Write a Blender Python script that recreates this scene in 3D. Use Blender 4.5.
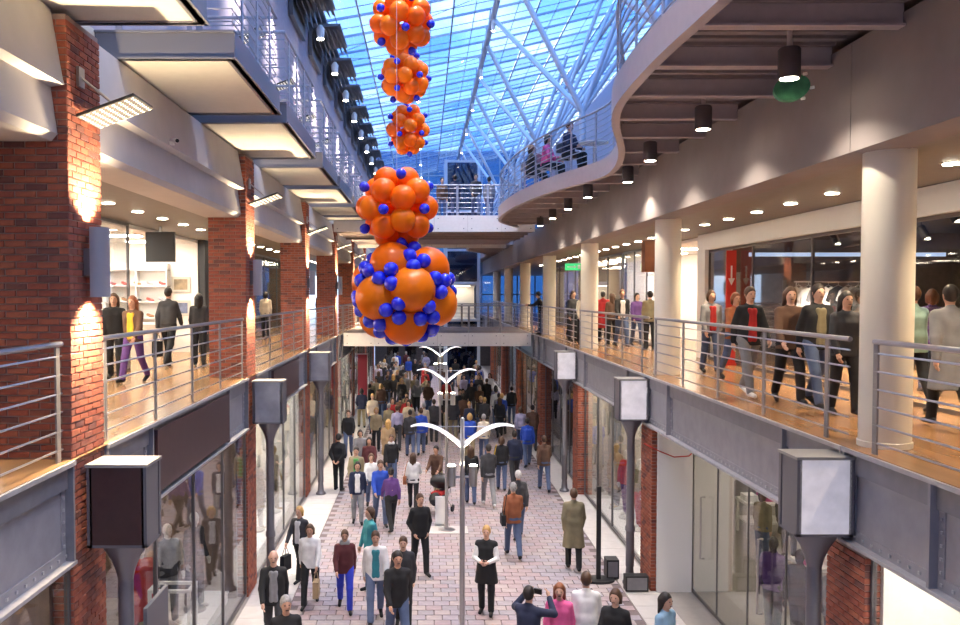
import bpy, bmesh, math, random
import numpy as np
from mathutils import Vector, Matrix
random.seed(7)
R = math.radians
sc = bpy.context.scene
for o in list(bpy.data.objects): bpy.data.objects.remove(o)
# ------------------------------------------------------------------ camera
FPX, EYE, PITCH = 850.0, 6.05, 2.0
cam_d = bpy.data.cameras.new('camera')
cam = bpy.data.objects.new('camera', cam_d); sc.collection.objects.link(cam)
cam_d.sensor_width = 36; cam_d.lens = FPX / 960 * 36
cam_d.shift_x = 55 / 960
cam_d.shift_y = (294 - 312.5 + FPX * math.tan(R(PITCH))) / 960
cam_d.clip_end = 400
cam.location = (0, 0, EYE); cam.rotation_euler = (R(90 - PITCH), 0, 0)
sc.camera = cam
# ------------------------------------------------------------------ world
w = bpy.data.worlds.new('sky'); sc.world = w; w.use_nodes = True
nt = w.node_tree; bg = nt.nodes['Background']
tc = nt.nodes.new('ShaderNodeTexCoord'); nz = nt.nodes.new('ShaderNodeTexNoise'); cr = nt.nodes.new('ShaderNodeValToRGB')
nz.inputs['Scale'].default_value = 6; nz.inputs['Detail'].default_value = 5
cr.color_ramp.elements[0].position = .40; cr.color_ramp.elements[0].color = (.36, .60, .98, 1)
cr.color_ramp.elements[1].position = .64; cr.color_ramp.elements[1].color = (1, 1, 1, 1)
nt.links.new(tc.outputs['Generated'], nz.inputs['Vector']); nt.links.new(nz.outputs['Fac'], cr.inputs['Fac'])
nt.links.new(cr.outputs['Color'], bg.inputs['Color']); bg.inputs['Strength'].default_value = 1.3
# ------------------------------------------------------------------ exposure
vs = sc.view_settings
vs.view_transform = 'Standard'; vs.look = 'None'; vs.gamma = 1; vs.use_curve_mapping = False
vs.exposure = 1.33
sc.cycles.transparent_max_bounces = 16
sc.cycles.sample_clamp_indirect = 6

# ------------------------------------------------------------------ helpers
C = sc.collection
def gnd(px, py, z=0.0):
    """photo pixel -> point on the horizontal plane at height z"""
    d = (EYE - z) * FPX / (py - 294.0)
    return ((px - 425.0) * d / FPX, d)
MATS = {}
def mat(name, col, rough=.6, metal=0.0, var=0.0, vscale=8.0, emit=0.0, ecol=None, coat=0.0, bump=0.0, bscale=40.0, stretch=None, spec=.5, sub=0.0):
    if name in MATS: return MATS[name]
    m = bpy.data.materials.new(name); m.use_nodes = True
    n = m.node_tree.nodes; l = m.node_tree.links; b = n['Principled BSDF']
    b.inputs['Base Color'].default_value = (*col, 1); b.inputs['Roughness'].default_value = rough
    b.inputs['Metallic'].default_value = metal; b.inputs['Coat Weight'].default_value = coat
    b.inputs['Specular IOR Level'].default_value = spec
    if sub: b.inputs['Subsurface Weight'].default_value = sub; b.inputs['Subsurface Radius'].default_value = (.1, .05, .02)
    if emit:
        b.inputs['Emission Color'].default_value = (*(ecol or col), 1); b.inputs['Emission Strength'].default_value = emit
    if var or bump:
        t = n.new('ShaderNodeTexCoord'); mp = n.new('ShaderNodeMapping'); l.new(t.outputs['Object'], mp.inputs['Vector'])
        if stretch: mp.inputs['Scale'].default_value = stretch
    if var:
        x = n.new('ShaderNodeTexNoise'); x.inputs['Scale'].default_value = vscale; x.inputs['Detail'].default_value = 4
        l.new(mp.outputs['Vector'], x.inputs['Vector'])
        mr = n.new('ShaderNodeMapRange'); mr.inputs['From Min'].default_value = .3; mr.inputs['From Max'].default_value = .7
        mr.inputs['To Min'].default_value = 1 - var; mr.inputs['To Max'].default_value = 1 + var
        l.new(x.outputs['Fac'], mr.inputs['Value'])
        mx = n.new('ShaderNodeVectorMath'); mx.operation = 'SCALE'; mx.inputs[0].default_value = col
        l.new(mr.outputs['Result'], mx.inputs['Scale']); l.new(mx.outputs['Vector'], b.inputs['Base Color'])
    if bump:
        x2 = n.new('ShaderNodeTexNoise'); x2.inputs['Scale'].default_value = bscale; l.new(mp.outputs['Vector'], x2.inputs['Vector'])
        bp = n.new('ShaderNodeBump'); bp.inputs['Strength'].default_value = bump; bp.inputs['Distance'].default_value = .02
        l.new(x2.outputs['Fac'], bp.inputs['Height']); l.new(bp.outputs['Normal'], b.inputs['Normal'])
    MATS[name] = m; return m
def glass(name, tint, gloss=.12, rough=.02):
    m = bpy.data.materials.new(name); m.use_nodes = True
    n = m.node_tree.nodes; l = m.node_tree.links; n.clear()
    o = n.new('ShaderNodeOutputMaterial'); mx = n.new('ShaderNodeMixShader'); tr = n.new('ShaderNodeBsdfTransparent'); gl = n.new('ShaderNodeBsdfGlossy')
    ge = n.new('ShaderNodeNewGeometry'); dt = n.new('ShaderNodeVectorMath'); dt.operation = 'DOT_PRODUCT'   # Schlick reflectance, the same on both faces
    l.new(ge.outputs['Incoming'], dt.inputs[0]); l.new(ge.outputs['Normal'], dt.inputs[1])
    ab = n.new('ShaderNodeMath'); ab.operation = 'ABSOLUTE'; l.new(dt.outputs['Value'], ab.inputs[0])
    om = n.new('ShaderNodeMath'); om.operation = 'SUBTRACT'; om.inputs[0].default_value = 1; l.new(ab.outputs[0], om.inputs[1])
    pw = n.new('ShaderNodeMath'); pw.operation = 'POWER'; pw.inputs[1].default_value = 5; l.new(om.outputs[0], pw.inputs[0])
    ad = n.new('ShaderNodeMath'); ad.operation = 'MULTIPLY_ADD'; ad.inputs[1].default_value = .8; ad.inputs[2].default_value = gloss; ad.use_clamp = True
    l.new(pw.outputs[0], ad.inputs[0]); l.new(ad.outputs[0], mx.inputs['Fac'])
    tr.inputs['Color'].default_value = (*tint, 1); gl.inputs['Roughness'].default_value = rough
    l.new(tr.outputs[0], mx.inputs[1]); l.new(gl.outputs[0], mx.inputs[2]); l.new(mx.outputs[0], o.inputs['Surface'])
    MATS[name] = m; return m

class MB:
    def __init__(s): s.v = []; s.f = []; s.mi = []
    def add(s, vs, fs, mi=0):
        k = len(s.v); s.v += [tuple(p) for p in vs]; s.f += [tuple(i + k for i in f) for f in fs]; s.mi += [mi] * len(fs); return s
    def box(s, x0, x1, y0, y1, z0, z1, mi=0):
        return s.add([(x0, y0, z0), (x1, y0, z0), (x1, y1, z0), (x0, y1, z0), (x0, y0, z1), (x1, y0, z1), (x1, y1, z1), (x0, y1, z1)],
                     [(3, 2, 1, 0), (4, 5, 6, 7), (0, 1, 5, 4), (1, 2, 6, 5), (2, 3, 7, 6), (3, 0, 4, 7)], mi)
    def cbox(s, c, size, mi=0):
        return s.box(c[0] - size[0] / 2, c[0] + size[0] / 2, c[1] - size[1] / 2, c[1] + size[1] / 2, c[2] - size[2] / 2, c[2] + size[2] / 2, mi)
    def path(s, pts, r, n=8, mi=0, cap=True, closed=False):
        pts = [Vector(p) for p in pts]; rs = r if isinstance(r, (list, tuple)) else [r] * len(pts)
        vs, fs = [], []; N = len(pts); u = None
        for i, p in enumerate(pts):
            a = pts[max(i - 1, 0)]; b = pts[min(i + 1, N - 1)]; t = (b - a).normalized()
            if u is None:
                u = t.cross(Vector((0, 0, 1)))
                if u.length < 1e-3: u = t.cross(Vector((0, 1, 0)))
            else: u = u - t * u.dot(t)
            u.normalize(); v = t.cross(u)
            for k in range(n):
                an = 2 * math.pi * k / n; vs.append(p + (u * math.cos(an) + v * math.sin(an)) * rs[i])
        for i in range(N - 1):
            for k in range(n):
                fs.append((i * n + k, i * n + (k + 1) % n, (i + 1) * n + (k + 1) % n, (i + 1) * n + k))
        if cap: fs.append(tuple(range(n - 1, -1, -1))); fs.append(tuple(range((N - 1) * n, N * n)))
        return s.add(vs, fs, mi)
    def cyl(s, a, b, r, n=10, mi=0, r2=None): return s.path([a, b], [r, r if r2 is None else r2], n, mi)
    def lathe(s, c, prof, n=16, mi=0):
        vs, fs = [], []
        for (r, z) in prof:
            for k in range(n):
                an = 2 * math.pi * k / n; vs.append((c[0] + r * math.cos(an), c[1] + r * math.sin(an), c[2] + z))
        for i in range(len(prof) - 1):
            for k in range(n): fs.append((i * n + k, i * n + (k + 1) % n, (i + 1) * n + (k + 1) % n, (i + 1) * n + k))
        fs.append(tuple(range(n - 1, -1, -1))); fs.append(tuple(range((len(prof) - 1) * n, len(prof) * n)))
        return s.add(vs, fs, mi)
    def prism(s, poly, axis, a, b, mi=0):
        """extrude a 2D polygon along an axis ('x','y','z')"""
        def P(u, v, t): return {'x': (t, u, v), 'y': (u, t, v), 'z': (u, v, t)}[axis]
        n = len(poly); vs = [P(u, v, a) for u, v in poly] + [P(u, v, b) for u, v in poly]
        fs = [tuple(range(n - 1, -1, -1)), tuple(range(n, 2 * n))] + [(i, (i + 1) % n, n + (i + 1) % n, n + i) for i in range(n)]
        return s.add(vs, fs, mi)
    def mesh(s, name, mats, smooth=False):
        me = bpy.data.meshes.new(name); me.from_pydata(s.v, [], s.f)
        for m in (mats if isinstance(mats, (list, tuple)) else [mats]): me.materials.append(m)
        if any(s.mi): me.polygons.foreach_set('material_index', s.mi)
        bm = bmesh.new(); bm.from_mesh(me); bmesh.ops.recalc_face_normals(bm, faces=bm.faces); bm.to_mesh(me); bm.free()
        if smooth:
            me.polygons.foreach_set('use_smooth', [True] * len(me.polygons))
            try: me.set_sharp_from_angle(angle=R(40))
            except Exception: pass
        me.update(); return me
    def build(s, name, mats, parent=None, smooth=False, loc=None):
        return obj(name, s.mesh(name, mats, smooth), parent, loc)
def obj(name, me, parent=None, loc=None, rot=None, scale=None):
    o = bpy.data.objects.new(name, me); C.objects.link(o)
    if parent: o.parent = parent
    if loc: o.location = loc
    if rot: o.rotation_euler = rot
    if scale: o.scale = scale
    return o
def tag(o, label=None, cat=None, group=None, kind=None):
    if label: o['label'] = label
    if cat: o['category'] = cat
    if group: o['group'] = group
    if kind: o['kind'] = kind
    return o
def empty(name, loc=(0, 0, 0), rz=0, label=None, cat=None, group=None, kind=None):
    o = bpy.data.objects.new(name, None); C.objects.link(o); o.location = loc; o.rotation_euler = (0, 0, rz); o.empty_display_size = .1
    return tag(o, label, cat, group, kind)
def copy_tree(o, parent=None):
    c = o.copy(); C.objects.link(c); c.parent = parent
    for ch in o.children:
        if ch.name in sc.objects: copy_tree(ch, c)
    return c
def struct(o, label=None, cat=None): return tag(o, label, cat, kind='structure')
def spot(parent, loc, power, col, angle, blend=.6, rot=(0, 0, 0), r=.05, name='lamp_light'):
    l = bpy.data.lights.new(name, 'SPOT'); l.energy = power; l.color = col; l.spot_size = R(angle); l.spot_blend = blend; l.shadow_soft_size = r
    o = bpy.data.objects.new(name, l); C.objects.link(o); o.parent = parent; o.location = loc; o.rotation_euler = rot; return o
def point(parent, loc, power, col, r=.1, name='lamp_light'):
    l = bpy.data.lights.new(name, 'POINT'); l.energy = power; l.color = col; l.shadow_soft_size = r
    o = bpy.data.objects.new(name, l); C.objects.link(o); o.parent = parent; o.location = loc; return o
ORD = ['nearest', 'second', 'third', 'fourth', 'fifth', 'sixth', 'seventh', 'eighth', 'ninth', 'tenth', 'eleventh', 'twelfth', 'thirteenth', 'fourteenth', 'fifteenth', 'sixteenth', 'seventeenth', 'eighteenth', 'nineteenth', 'twentieth']
ORD += ['twenty-' + o for o in ['first'] + ORD[1:9]]
def ordinal(i): return ORD[i]
def nth(i): return 'nearest the camera' if i == 0 else ordinal(i) + ' from the camera'

# ------------------------------------------------------------------ materials
WARM = (1, .78, .52); WARMW = (1, .88, .72); COOL = (.85, .92, 1)
m_fascia = mat('fascia_plaster', (.25, .215, .21), .75, var=.05, vscale=3)
m_fasciaL = mat('fascia_plaster_left', (.50, .48, .475), .7, var=.04, vscale=3)
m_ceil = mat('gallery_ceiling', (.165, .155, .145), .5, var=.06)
m_soffit = mat('balcony_soffit', (.56, .54, .47), .6, var=.03)
m_steel = mat('painted_steel', (.27, .262, .285), .42, .15, var=.10, vscale=5, bump=.05)
m_steelD = mat('painted_steel_dark', (.21, .205, .225), .45, .2, var=.12, vscale=5)
m_flange = mat('flange_steel', (.42, .41, .43), .4, .4, var=.1)
m_inox = mat('stainless_tube', (.48, .46, .455), .28, .85)
m_inoxp = mat('stainless_post', (.30, .285, .28), .38, .5)
m_railU = mat('upper_rail_steel', (.33, .35, .42), .4, .5)
m_brown = mat('dark_brown_panel', (.055, .022, .02), .4, var=.1)
m_signD = mat('maroon_sign_board', (.062, .030, .032), .35, var=.08)
m_lantern = mat('lantern_frosted_glass', (.80, .77, .80), .35, var=.10, vscale=6, emit=.09, ecol=(1, .95, 1))
m_lanternG = mat('lantern_grey_glass', (.30, .31, .35), .25, var=.2, vscale=3)
m_lanternS = mat('lantern_steel', (.17, .165, .185), .4, .5)
m_lantTop = mat('lantern_top_steel', (.34, .32, .30), .4, .3)
m_black = mat('black_matte', (.012, .012, .014), .5)
m_blackg = mat('black_gloss', (.012, .012, .016), .15)
m_white = mat('white_paint', (.80, .79, .77), .5)
m_whitep = mat('white_panel', (.78, .76, .74), .4)
m_cream = mat('cream_column', (.74, .69, .58), .55, var=.03, vscale=2)
m_wood = mat('gallery_floor_wood', (.30, .152, .066), .24, var=.22, vscale=3, stretch=(1, .12, 1))
m_woodL = mat('gallery_floor_wood_light', (.31, .175, .08), .22, var=.2, vscale=3, stretch=(1, .12, 1))
m_mortar = mat('mortar', (.33, .25, .22), .9, var=.1)
BR = [mat('brick_red', (.30, .078, .044), .8, var=.22, vscale=9, bump=.3), mat('brick_orange', (.36, .105, .055), .8, var=.22, vscale=9, bump=.3),
      mat('brick_dark', (.155, .056, .045), .8, var=.22, vscale=9, bump=.3), mat('brick_brown', (.26, .085, .055), .8, var=.25, vscale=9, bump=.3)]
PV = [mat('paver_rose', (.335, .258, .268), .6, var=.12), mat('paver_lilac', (.315, .275, .305), .6, var=.12), mat('paver_sand', (.365, .305, .300), .6, var=.12),
      mat('paver_grey', (.285, .258, .280), .6, var=.12)]
m_joint = mat('paver_joint', (.17, .13, .13), .9)
m_strip = mat('pale_stone', (.52, .485, .46), .5, var=.07, vscale=4)
m_alu = mat('window_frame', (.14, .13, .135), .4, .5)
m_glassS = glass('shop_glass', (.95, .965, .97), .08)
m_glassR = glass('roof_glass_blue', (.30, .52, .92), .05)
m_glassR2 = glass('roof_glass_pale', (.50, .70, .98), .05)
m_glassR3 = glass('roof_glass_deep', (.20, .40, .82), .05)
m_glassB = glass('facade_glass', (.12, .24, .42), .10)
m_roofst = mat('roof_steel', (.30, .37, .50), .4, .4)
m_roofst2 = mat('roof_steel_pale', (.50, .58, .70), .4, .3)
m_lamp = mat('lamp_glow', (1, .9, .72), .5, emit=14, ecol=(1, .86, .62))
m_lampS = mat('spot_glow', (1, .93, .8), .5, emit=22, ecol=(1, .9, .7))
m_shopglow = mat('shop_light_panel', (1, .95, .86), .5, emit=20, ecol=(1, .93, .82))
m_shopglow2 = mat('shop_light_panel_soft', (1, .9, .75), .5, emit=7, ecol=(1, .86, .66))
m_blueled = mat('blue_led_strip', (.5, .7, 1), .5, emit=.38, ecol=(.50, .68, 1))
m_orange = mat('orange_latex', (1.0, .185, .004), .28, coat=.1, spec=.3)
m_orange2 = mat('orange_latex_light', (1.0, .235, .006), .28, coat=.1, spec=.3)
m_blue = mat('blue_latex', (.010, .018, .62), .16, coat=.5)
m_green = mat('green_disc', (.07, .27, .13), .4, var=.4, vscale=9)
m_red = mat('red_banner', (.55, .03, .02), .5)
m_exit = mat('exit_sign_green', (.05, .40, .16), .4, emit=.35, ecol=(.05, .8, .25))
m_dshop = mat('dark_shop_wall', (.085, .065, .06), .6, var=.2)
m_wshop = mat('white_shop_wall', (.80, .76, .70), .6)
m_bshop = mat('beige_shop_wall', (.46, .39, .33), .6, var=.1)
m_shopfloor = mat('shop_floor', (.30, .27, .245), .3, var=.06)
m_upwall = mat('upper_wall_lilac', (.33, .30, .37), .7, var=.07)
m_louv = mat('louvre_metal', (.17, .17, .185), .45, .5)

# ------------------------------------------------------------------ levels
MID, BEAMB, CEIL, UPR, UPL = 4.40, 3.36, 7.58, 8.95, 9.20
XL, XR = -3.52, 4.57           # gallery edges
S = 8.33
LP = [8.43 + S * k for k in range(8)]    # near faces of the left pillars
RC = [9.20 + S * k for k in range(8)]    # right column centres
PW, PD = .75, .86
END = 72.0

# ================================================================== GROUND FLOOR
fl = empty('floor', kind='structure', label='pink and grey block paving of the mall street', cat='floor')
mb = MB(); mb.box(-12, 14, -12, END, -.3, -.02); mb.build('floor_bed', m_joint, fl)
TW, TD = .31, .245
pv_me = []
for m in PV:
    b = MB(); b.add([(-TW / 2 + .007, -TD / 2 + .007, -.03), (TW / 2 - .007, -TD / 2 + .007, -.03), (TW / 2 - .007, TD / 2 - .007, -.03), (-TW / 2 + .007, TD / 2 - .007, -.03),
                      (-TW / 2 + .012, -TD / 2 + .012, 0), (TW / 2 - .012, -TD / 2 + .012, 0), (TW / 2 - .012, TD / 2 - .012, 0), (-TW / 2 + .012, TD / 2 - .012, 0)],
                     [(4, 5, 6, 7), (0, 1, 5, 4), (1, 2, 6, 5), (2, 3, 7, 6), (3, 0, 4, 7)]); pv_me.append(b.mesh('paver', m))
x0p, x1p = -2.62, 4.05
rest = MB(); cnt = 0; row = 0; y = -11.0
while y < END:
    x = x0p + (TW / 2 if row % 2 == 0 else TW)
    while x < x1p - .05:
        mi = random.choices(range(4), (4, 3, 3, 2))[0]
        if y > 15.0 and cnt < 300:
            o = obj('paver', pv_me[mi], fl, (x, y, random.uniform(-.003, .003))); cnt += 1
        else:
            hw, hd, zz = TW / 2 - .010, TD / 2 - .010, random.uniform(-.003, .003)
            rest.add([(x - hw, y - hd, zz), (x + hw, y - hd, zz), (x + hw, y + hd, zz), (x - hw, y + hd, zz)], [(0, 1, 2, 3)], mi)
        x += TW
    y += TD; row += 1
tag(rest.build('pavers', PV, fl), kind='stuff')
for nm, xa, xb in (('left', -3.50, -2.63), ('right', 4.06, 4.78)):
    st = MB(); sl = .62; y = -11; k = 0
    while y < 14.5: st.box(xa + .005, xb - .005, y + .005, y + sl - .005, -.03, .004); y += sl
    tag(st.build('stone_slabs', m_strip, fl), kind='stuff')
    me = MB().box(xa + .005, xb - .005, .005, sl - .005, -.03, .004).mesh('stone_slab', m_strip)
    while y < END: obj('stone_slab', me, fl, (0, y, 0)); y += sl
b = MB(); b.box(-12, -3.5, -12, END, -.03, .006); b.box(4.78, 14, -12, END, -.03, .006); b.build('shop_flooring', m_shopfloor, fl)

# ================================================================== BRICK PILLARS
BL, BH, BT = .215, .070, .10
def brick_mesh(L, m):
    b = MB(); e = .005
    b.add([(-L / 2, 0, -BH / 2 + .005), (L / 2, 0, -BH / 2 + .005), (L / 2, 0, BH / 2 - .005), (-L / 2, 0, BH / 2 - .005),
           (-L / 2 + e, -.014, -BH / 2 + .009), (L / 2 - e, -.014, -BH / 2 + .009), (L / 2 - e, -.014, BH / 2 - .009), (-L / 2 + e, -.014, BH / 2 - .009)],
          [(4, 5, 6, 7), (0, 1, 5, 4), (1, 2, 6, 5), (2, 3, 7, 6), (3, 0, 4, 7)])
    return b.mesh('brick', m)
BM = {}
def bm_get(L, mi):
    k = (round(L, 3), mi)
    if k not in BM: BM[k] = brick_mesh(L, BR[mi])
    return BM[k]
def pillar(name, x0, x1, y0, y1, z0, z1, side, zlo, zhi, nobj, label):
    """side: +1 the atrium face is x1, -1 it is x0. Bricks on the near face and the atrium face."""
    t = empty(name, ((x0 + x1) / 2, (y0 + y1) / 2, z0), 0, label, 'pillar')
    ox, oy = t.location.x, t.location.y
    MB().box(x0 + .014 - ox, x1 - .014 - ox, y0 + .014 - oy, y1 - .014 - oy, 0, z1 - z0).build('mortar_core', m_mortar, t)
    specs = []
    n = int((z1 - z0) / BH)
    for i in range(n):
        zc = z0 + BH * (i + .5); off = (BL / 2 if i % 2 else 0)
        for face in ('front', 'side'):
            a, bb = (x0, x1) if face == 'front' else (y0, y1)
            p = a - off
            while p < bb - .02:
                q0, q1 = max(p, a), min(p + BL, bb); p += BL
                L = q1 - q0 - .010
                if L < .03: continue
                mi = random.choices(range(4), (4, 3, 1, 2))[0]; c = (q0 + q1) / 2; d = random.uniform(-.002, .003)
                if face == 'front': loc, rz = (c - ox, y0 + .014 + d - oy, zc - z0), 0
                else: loc, rz = ((x1 - .014 - d if side > 0 else x0 + .014 + d) - ox, c - oy, zc - z0), (R(90) if side > 0 else R(-90))
                pr = (0 if zlo < zc < zhi else 5) + (0 if (face == 'front' and side > 0) or (face == 'side' and side < 0) else 1) + (0 if L > .15 else .5) + random.random() * .01
                specs.append((pr, L, mi, loc, rz))
    specs.sort(key=lambda s: s[0])
    for pr, L, mi, loc, rz in specs[:nobj]: obj('brick', bm_get(L, mi), t, loc, (0, 0, rz))
    rb = MB()
    for pr, L, mi, loc, rz in specs[nobj:]:
        c, s_ = math.cos(rz), math.sin(rz); e = .004
        P = []
        for (u, v, wz) in [(-L / 2, 0, -BH / 2 + .005), (L / 2, 0, -BH / 2 + .005), (L / 2, 0, BH / 2 - .005), (-L / 2, 0, BH / 2 - .005),
                           (-L / 2 + e, -.013, -BH / 2 + .008), (L / 2 - e, -.013, -BH / 2 + .008), (L / 2 - e, -.013, BH / 2 - .008), (-L / 2 + e, -.013, BH / 2 - .008)]:
            P.append((loc[0] + u * c - v * s_, loc[1] + u * s_ + v * c, loc[2] + wz))
        rb.add(P, [(4, 5, 6, 7), (0, 1, 5, 4), (1, 2, 6, 5), (2, 3, 7, 6), (3, 0, 4, 7)], mi)
    if rb.v: tag(rb.build('bricks', BR, t), kind='stuff')
    return t
for k, y0 in enumerate(LP):
    if y0 > 62: break
    top = 8.8 if k < 5 else 8.8
    pillar('brick_pillar', XL - PW, XL, y0, y0 + PD, 0, top, 1, (2.6, 0, 0)[min(k, 2)], (8.2, 8.0, 8)[min(k, 2)], (300, 300, 0)[min(k, 2)],
           f'tall red brick pillar with wall lamps on the left side, {nth(k)}')
for k, yc in enumerate(RC):
    if yc > 62: break
    pillar('brick_pillar', XR + .02, XR + .62, yc - .42, yc + .42, 0, BEAMB, -1, 0, 4, (220, 220, 0)[min(k, 2)],
           f'red brick pier under the right-hand girder, {nth(k)}')

# ================================================================== GALLERIES (mid level)
struct(MB().box(-12, XL - .02, -2, END, MID - .28, MID - .012).build('floor_gallery_left_slab', m_steelD))
struct(MB().box(-12, XL + .02, -2, END, MID - .012, MID).build('floor_gallery_left', m_woodL), 'warm wooden floor of the left gallery', 'floor')
struct(MB().box(XR + .02, 14, -2, END, MID - .28, MID - .012).build('floor_gallery_right_slab', m_steelD))
struct(MB().box(XR - .02, 14, -2, END, MID - .012, MID).build('floor_gallery_right', m_wood), 'warm wooden floor of the right gallery', 'floor')
struct(MB().box(-12, XL - .20, -2, END, CEIL, CEIL + .1).build('ceiling_gallery_left', m_ceil))
struct(MB().box(XR + .04, 14, -2, END, CEIL, CEIL + .1).build('ceiling_gallery_right', m_ceil))

def girder(k, y0, y1, x, s, label, sign=None):
    """s=+1: faces +x (left gallery)."""
    t = empty('steel_girder', (x, (y0 + y1) / 2, BEAMB), 0, label, 'girder')
    h = MID - BEAMB; L = (y1 - y0) / 2
    def bx(nm, m, xa, xb, ya, yb, za, zb): MB().box(min(xa * s, xb * s), max(xa * s, xb * s), ya, yb, za, zb).build(nm, m, t)
    bx('web', m_steel, -.10, -.06, -L, L, .03, h - .05)
    bx('top_flange', m_flange, -.16, .05, -L, L, h - .05, h - .005)
    bx('bottom_flange', m_flange, -.16, .05, -L, L, 0, .035)
    bx('cover_plate', m_steel, -.06, -.045, -L, L, .035, .15)
    rv = MB()
    for i, yy in enumerate((-L + .03, -L + 1.55, L - 1.6, L - .03)):
        bx('stiffener', m_steelD if i % 2 else m_steel, -.06, .035, yy - .02, yy + .02, .035, h - .05)
        bx('angle_plate', m_steel, -.06, -.047, max(yy - .11, -L), min(yy + .11, L), .15, h - .06)
        for j in range(7):
            for e in (-.075, .075):
                if abs(yy + e) > L - .02: continue
                rv.cbox((s * -.042, yy + e, .2 + j * (h - .32) / 6), (.018, .028, .028))
    q = -L + .15
    while q < L: rv.cbox((s * -.04, q, .09), (.018, .03, .03)); q += .17
    tag(rv.build('rivets', m_flange, t), kind='stuff')
    if sign: bx('sign_board', m_signD, -.04, .045, sign[0] - (y0 + y1) / 2, sign[1] - (y0 + y1) / 2, .10, h - .12)
    return t
bl = [(-1.5, LP[0] - .02)] + [(LP[k] + PD + .02, LP[k + 1] - .02) for k in range(7)]
for k, (a, b) in enumerate(bl):
    if a > 60: break
    girder(k, a, b, XL, 1, ('steel girder with a long maroon sign board below the left railing' if k == 1 else f'riveted grey steel girder below the left railing, {nth(k)}'), sign=(11.0, 15.05) if k == 1 else ((19.5, 23.4) if k == 2 else None))
br = [(-1.5, RC[0])] + [(RC[k], RC[k + 1]) for k in range(7)]
for k, (a, b) in enumerate(br):
    if a > 60: break
    girder(k, a + .01, b - .01, XR, -1, f'riveted grey steel girder below the right railing, {nth(k)}')

# railings
def railing(name, pts, z, label, m1, m2, nb=6, H=1.16, step=1.55, posts=None, cat='railing', post_w=.085, hand_r=.028, group=None, inset=(.04, .04)):
    pts = [Vector((p[0], p[1], 0)) for p in pts]
    t = empty(name, (pts[0].x, pts[0].y, z), 0, label, cat, group)
    o = Vector((pts[0].x, pts[0].y, 0)); q = [p - o for p in pts]
    MB().path([p + Vector((0, 0, H)) for p in q], hand_r, 8).build('handrail', m1, t, True)
    for i in range(nb):
        MB().path([p + Vector((0, 0, .12 + (H - .24) * i / (nb - 1))) for p in q], .011, 6).build('rail_bar', m1, t, True)
    seg = [0]
    for i in range(1, len(q)): seg.append(seg[-1] + (q[i] - q[i - 1]).length)
    n = max(1, round(seg[-1] / step))
    for i in range(n + 1):
        u = inset[0] + (seg[-1] - inset[0] - inset[1]) * i / n
        j = max(1, next((a for a in range(1, len(seg)) if seg[a] >= u), len(seg) - 1))
        f = (u - seg[j - 1]) / (seg[j] - seg[j - 1]); p = q[j - 1].lerp(q[j], f)
        tdir = (q[j] - q[j - 1]).normalized()
        me = MB().box(-.010, .010, -post_w / 2, post_w / 2, 0, H - .02).mesh('post', m2) if i == 0 else me
        obj('post', me, t, (p.x, p.y, 0), (0, 0, math.atan2(tdir.y, tdir.x) - R(90) + R(0)))
    return t
for k, (a, b) in enumerate(bl):
    if a > 60: break
    railing('railing', [(XL - .06, a + .06), (XL - .06, b - .06)], MID, f'stainless steel railing of the left gallery, {nth(k)}', m_inox, m_inoxp, step=1.8, inset=(.1, .1))
for k, (a, b) in enumerate(br):
    if a > 60: break
    railing('railing', [(XR + .06, a + (.04 if k else 0)), (XR + .06, b - .46)], MID, f'stainless steel railing of the right gallery, {nth(k)}', m_inox, m_inoxp, step=1.8, inset=(.52, .04))
# right columns
for k, yc in enumerate(RC):
    if yc > 66: break
    t = empty('round_column', (5.0, yc, MID), 0, f'cream round column on the right gallery, {nth(k)}', 'column')
    MB().lathe((0, 0, 0), [(.262, 0), (.262, CEIL - MID)], 40).build('shaft', m_cream, t, True)
    MB().lathe((0, 0, 0), [(.275, 0), (.275, .06), (.264, .065)], 40).build('base_ring', m_cream, t, True)

# ================================================================== FASCIAS AND UPPER LEVEL
# left stepped fascia per bay
for k, (a, b) in enumerate(bl):
    if a > 66: break
    prof = [(-3.67, 7.55), (-3.61, 7.62), (-3.67, 8.08), (-3.535, 8.10), (-3.55, 8.16), (-3.66, 8.84), (-4.3, 8.84), (-4.3, 7.55)]
    struct(MB().prism(prof, 'y', a, b).build(f'trim_{k + 1}', m_fasciaL), f'stepped grey plaster fascia above the left gallery, {nth(k)}', 'fascia')
struct(MB().box(-14, -3.94, -2, END, 8.86, UPL).build('floor_upper_left', m_soffit))
# right fascia
for k, (a, b) in enumerate(br):
    struct(MB().box(XR, XR + .5, a + .006, b - .006, CEIL - .01, 8.74).build(f'trim_{k + 11}', m_fascia), f'smooth brown-grey plaster fascia above the right columns, {nth(k)}', 'fascia')
struct(MB().box(XR + .02, XR + .45, -2, END, CEIL + .12, 8.72).build('wall_right_fascia_core', m_black))
# upper wall left, brick-lilac
struct(MB().box(-4.3, -3.95, -2, END, UPL, 15.5).build('wall_left_upper', m_upwall))
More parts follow.
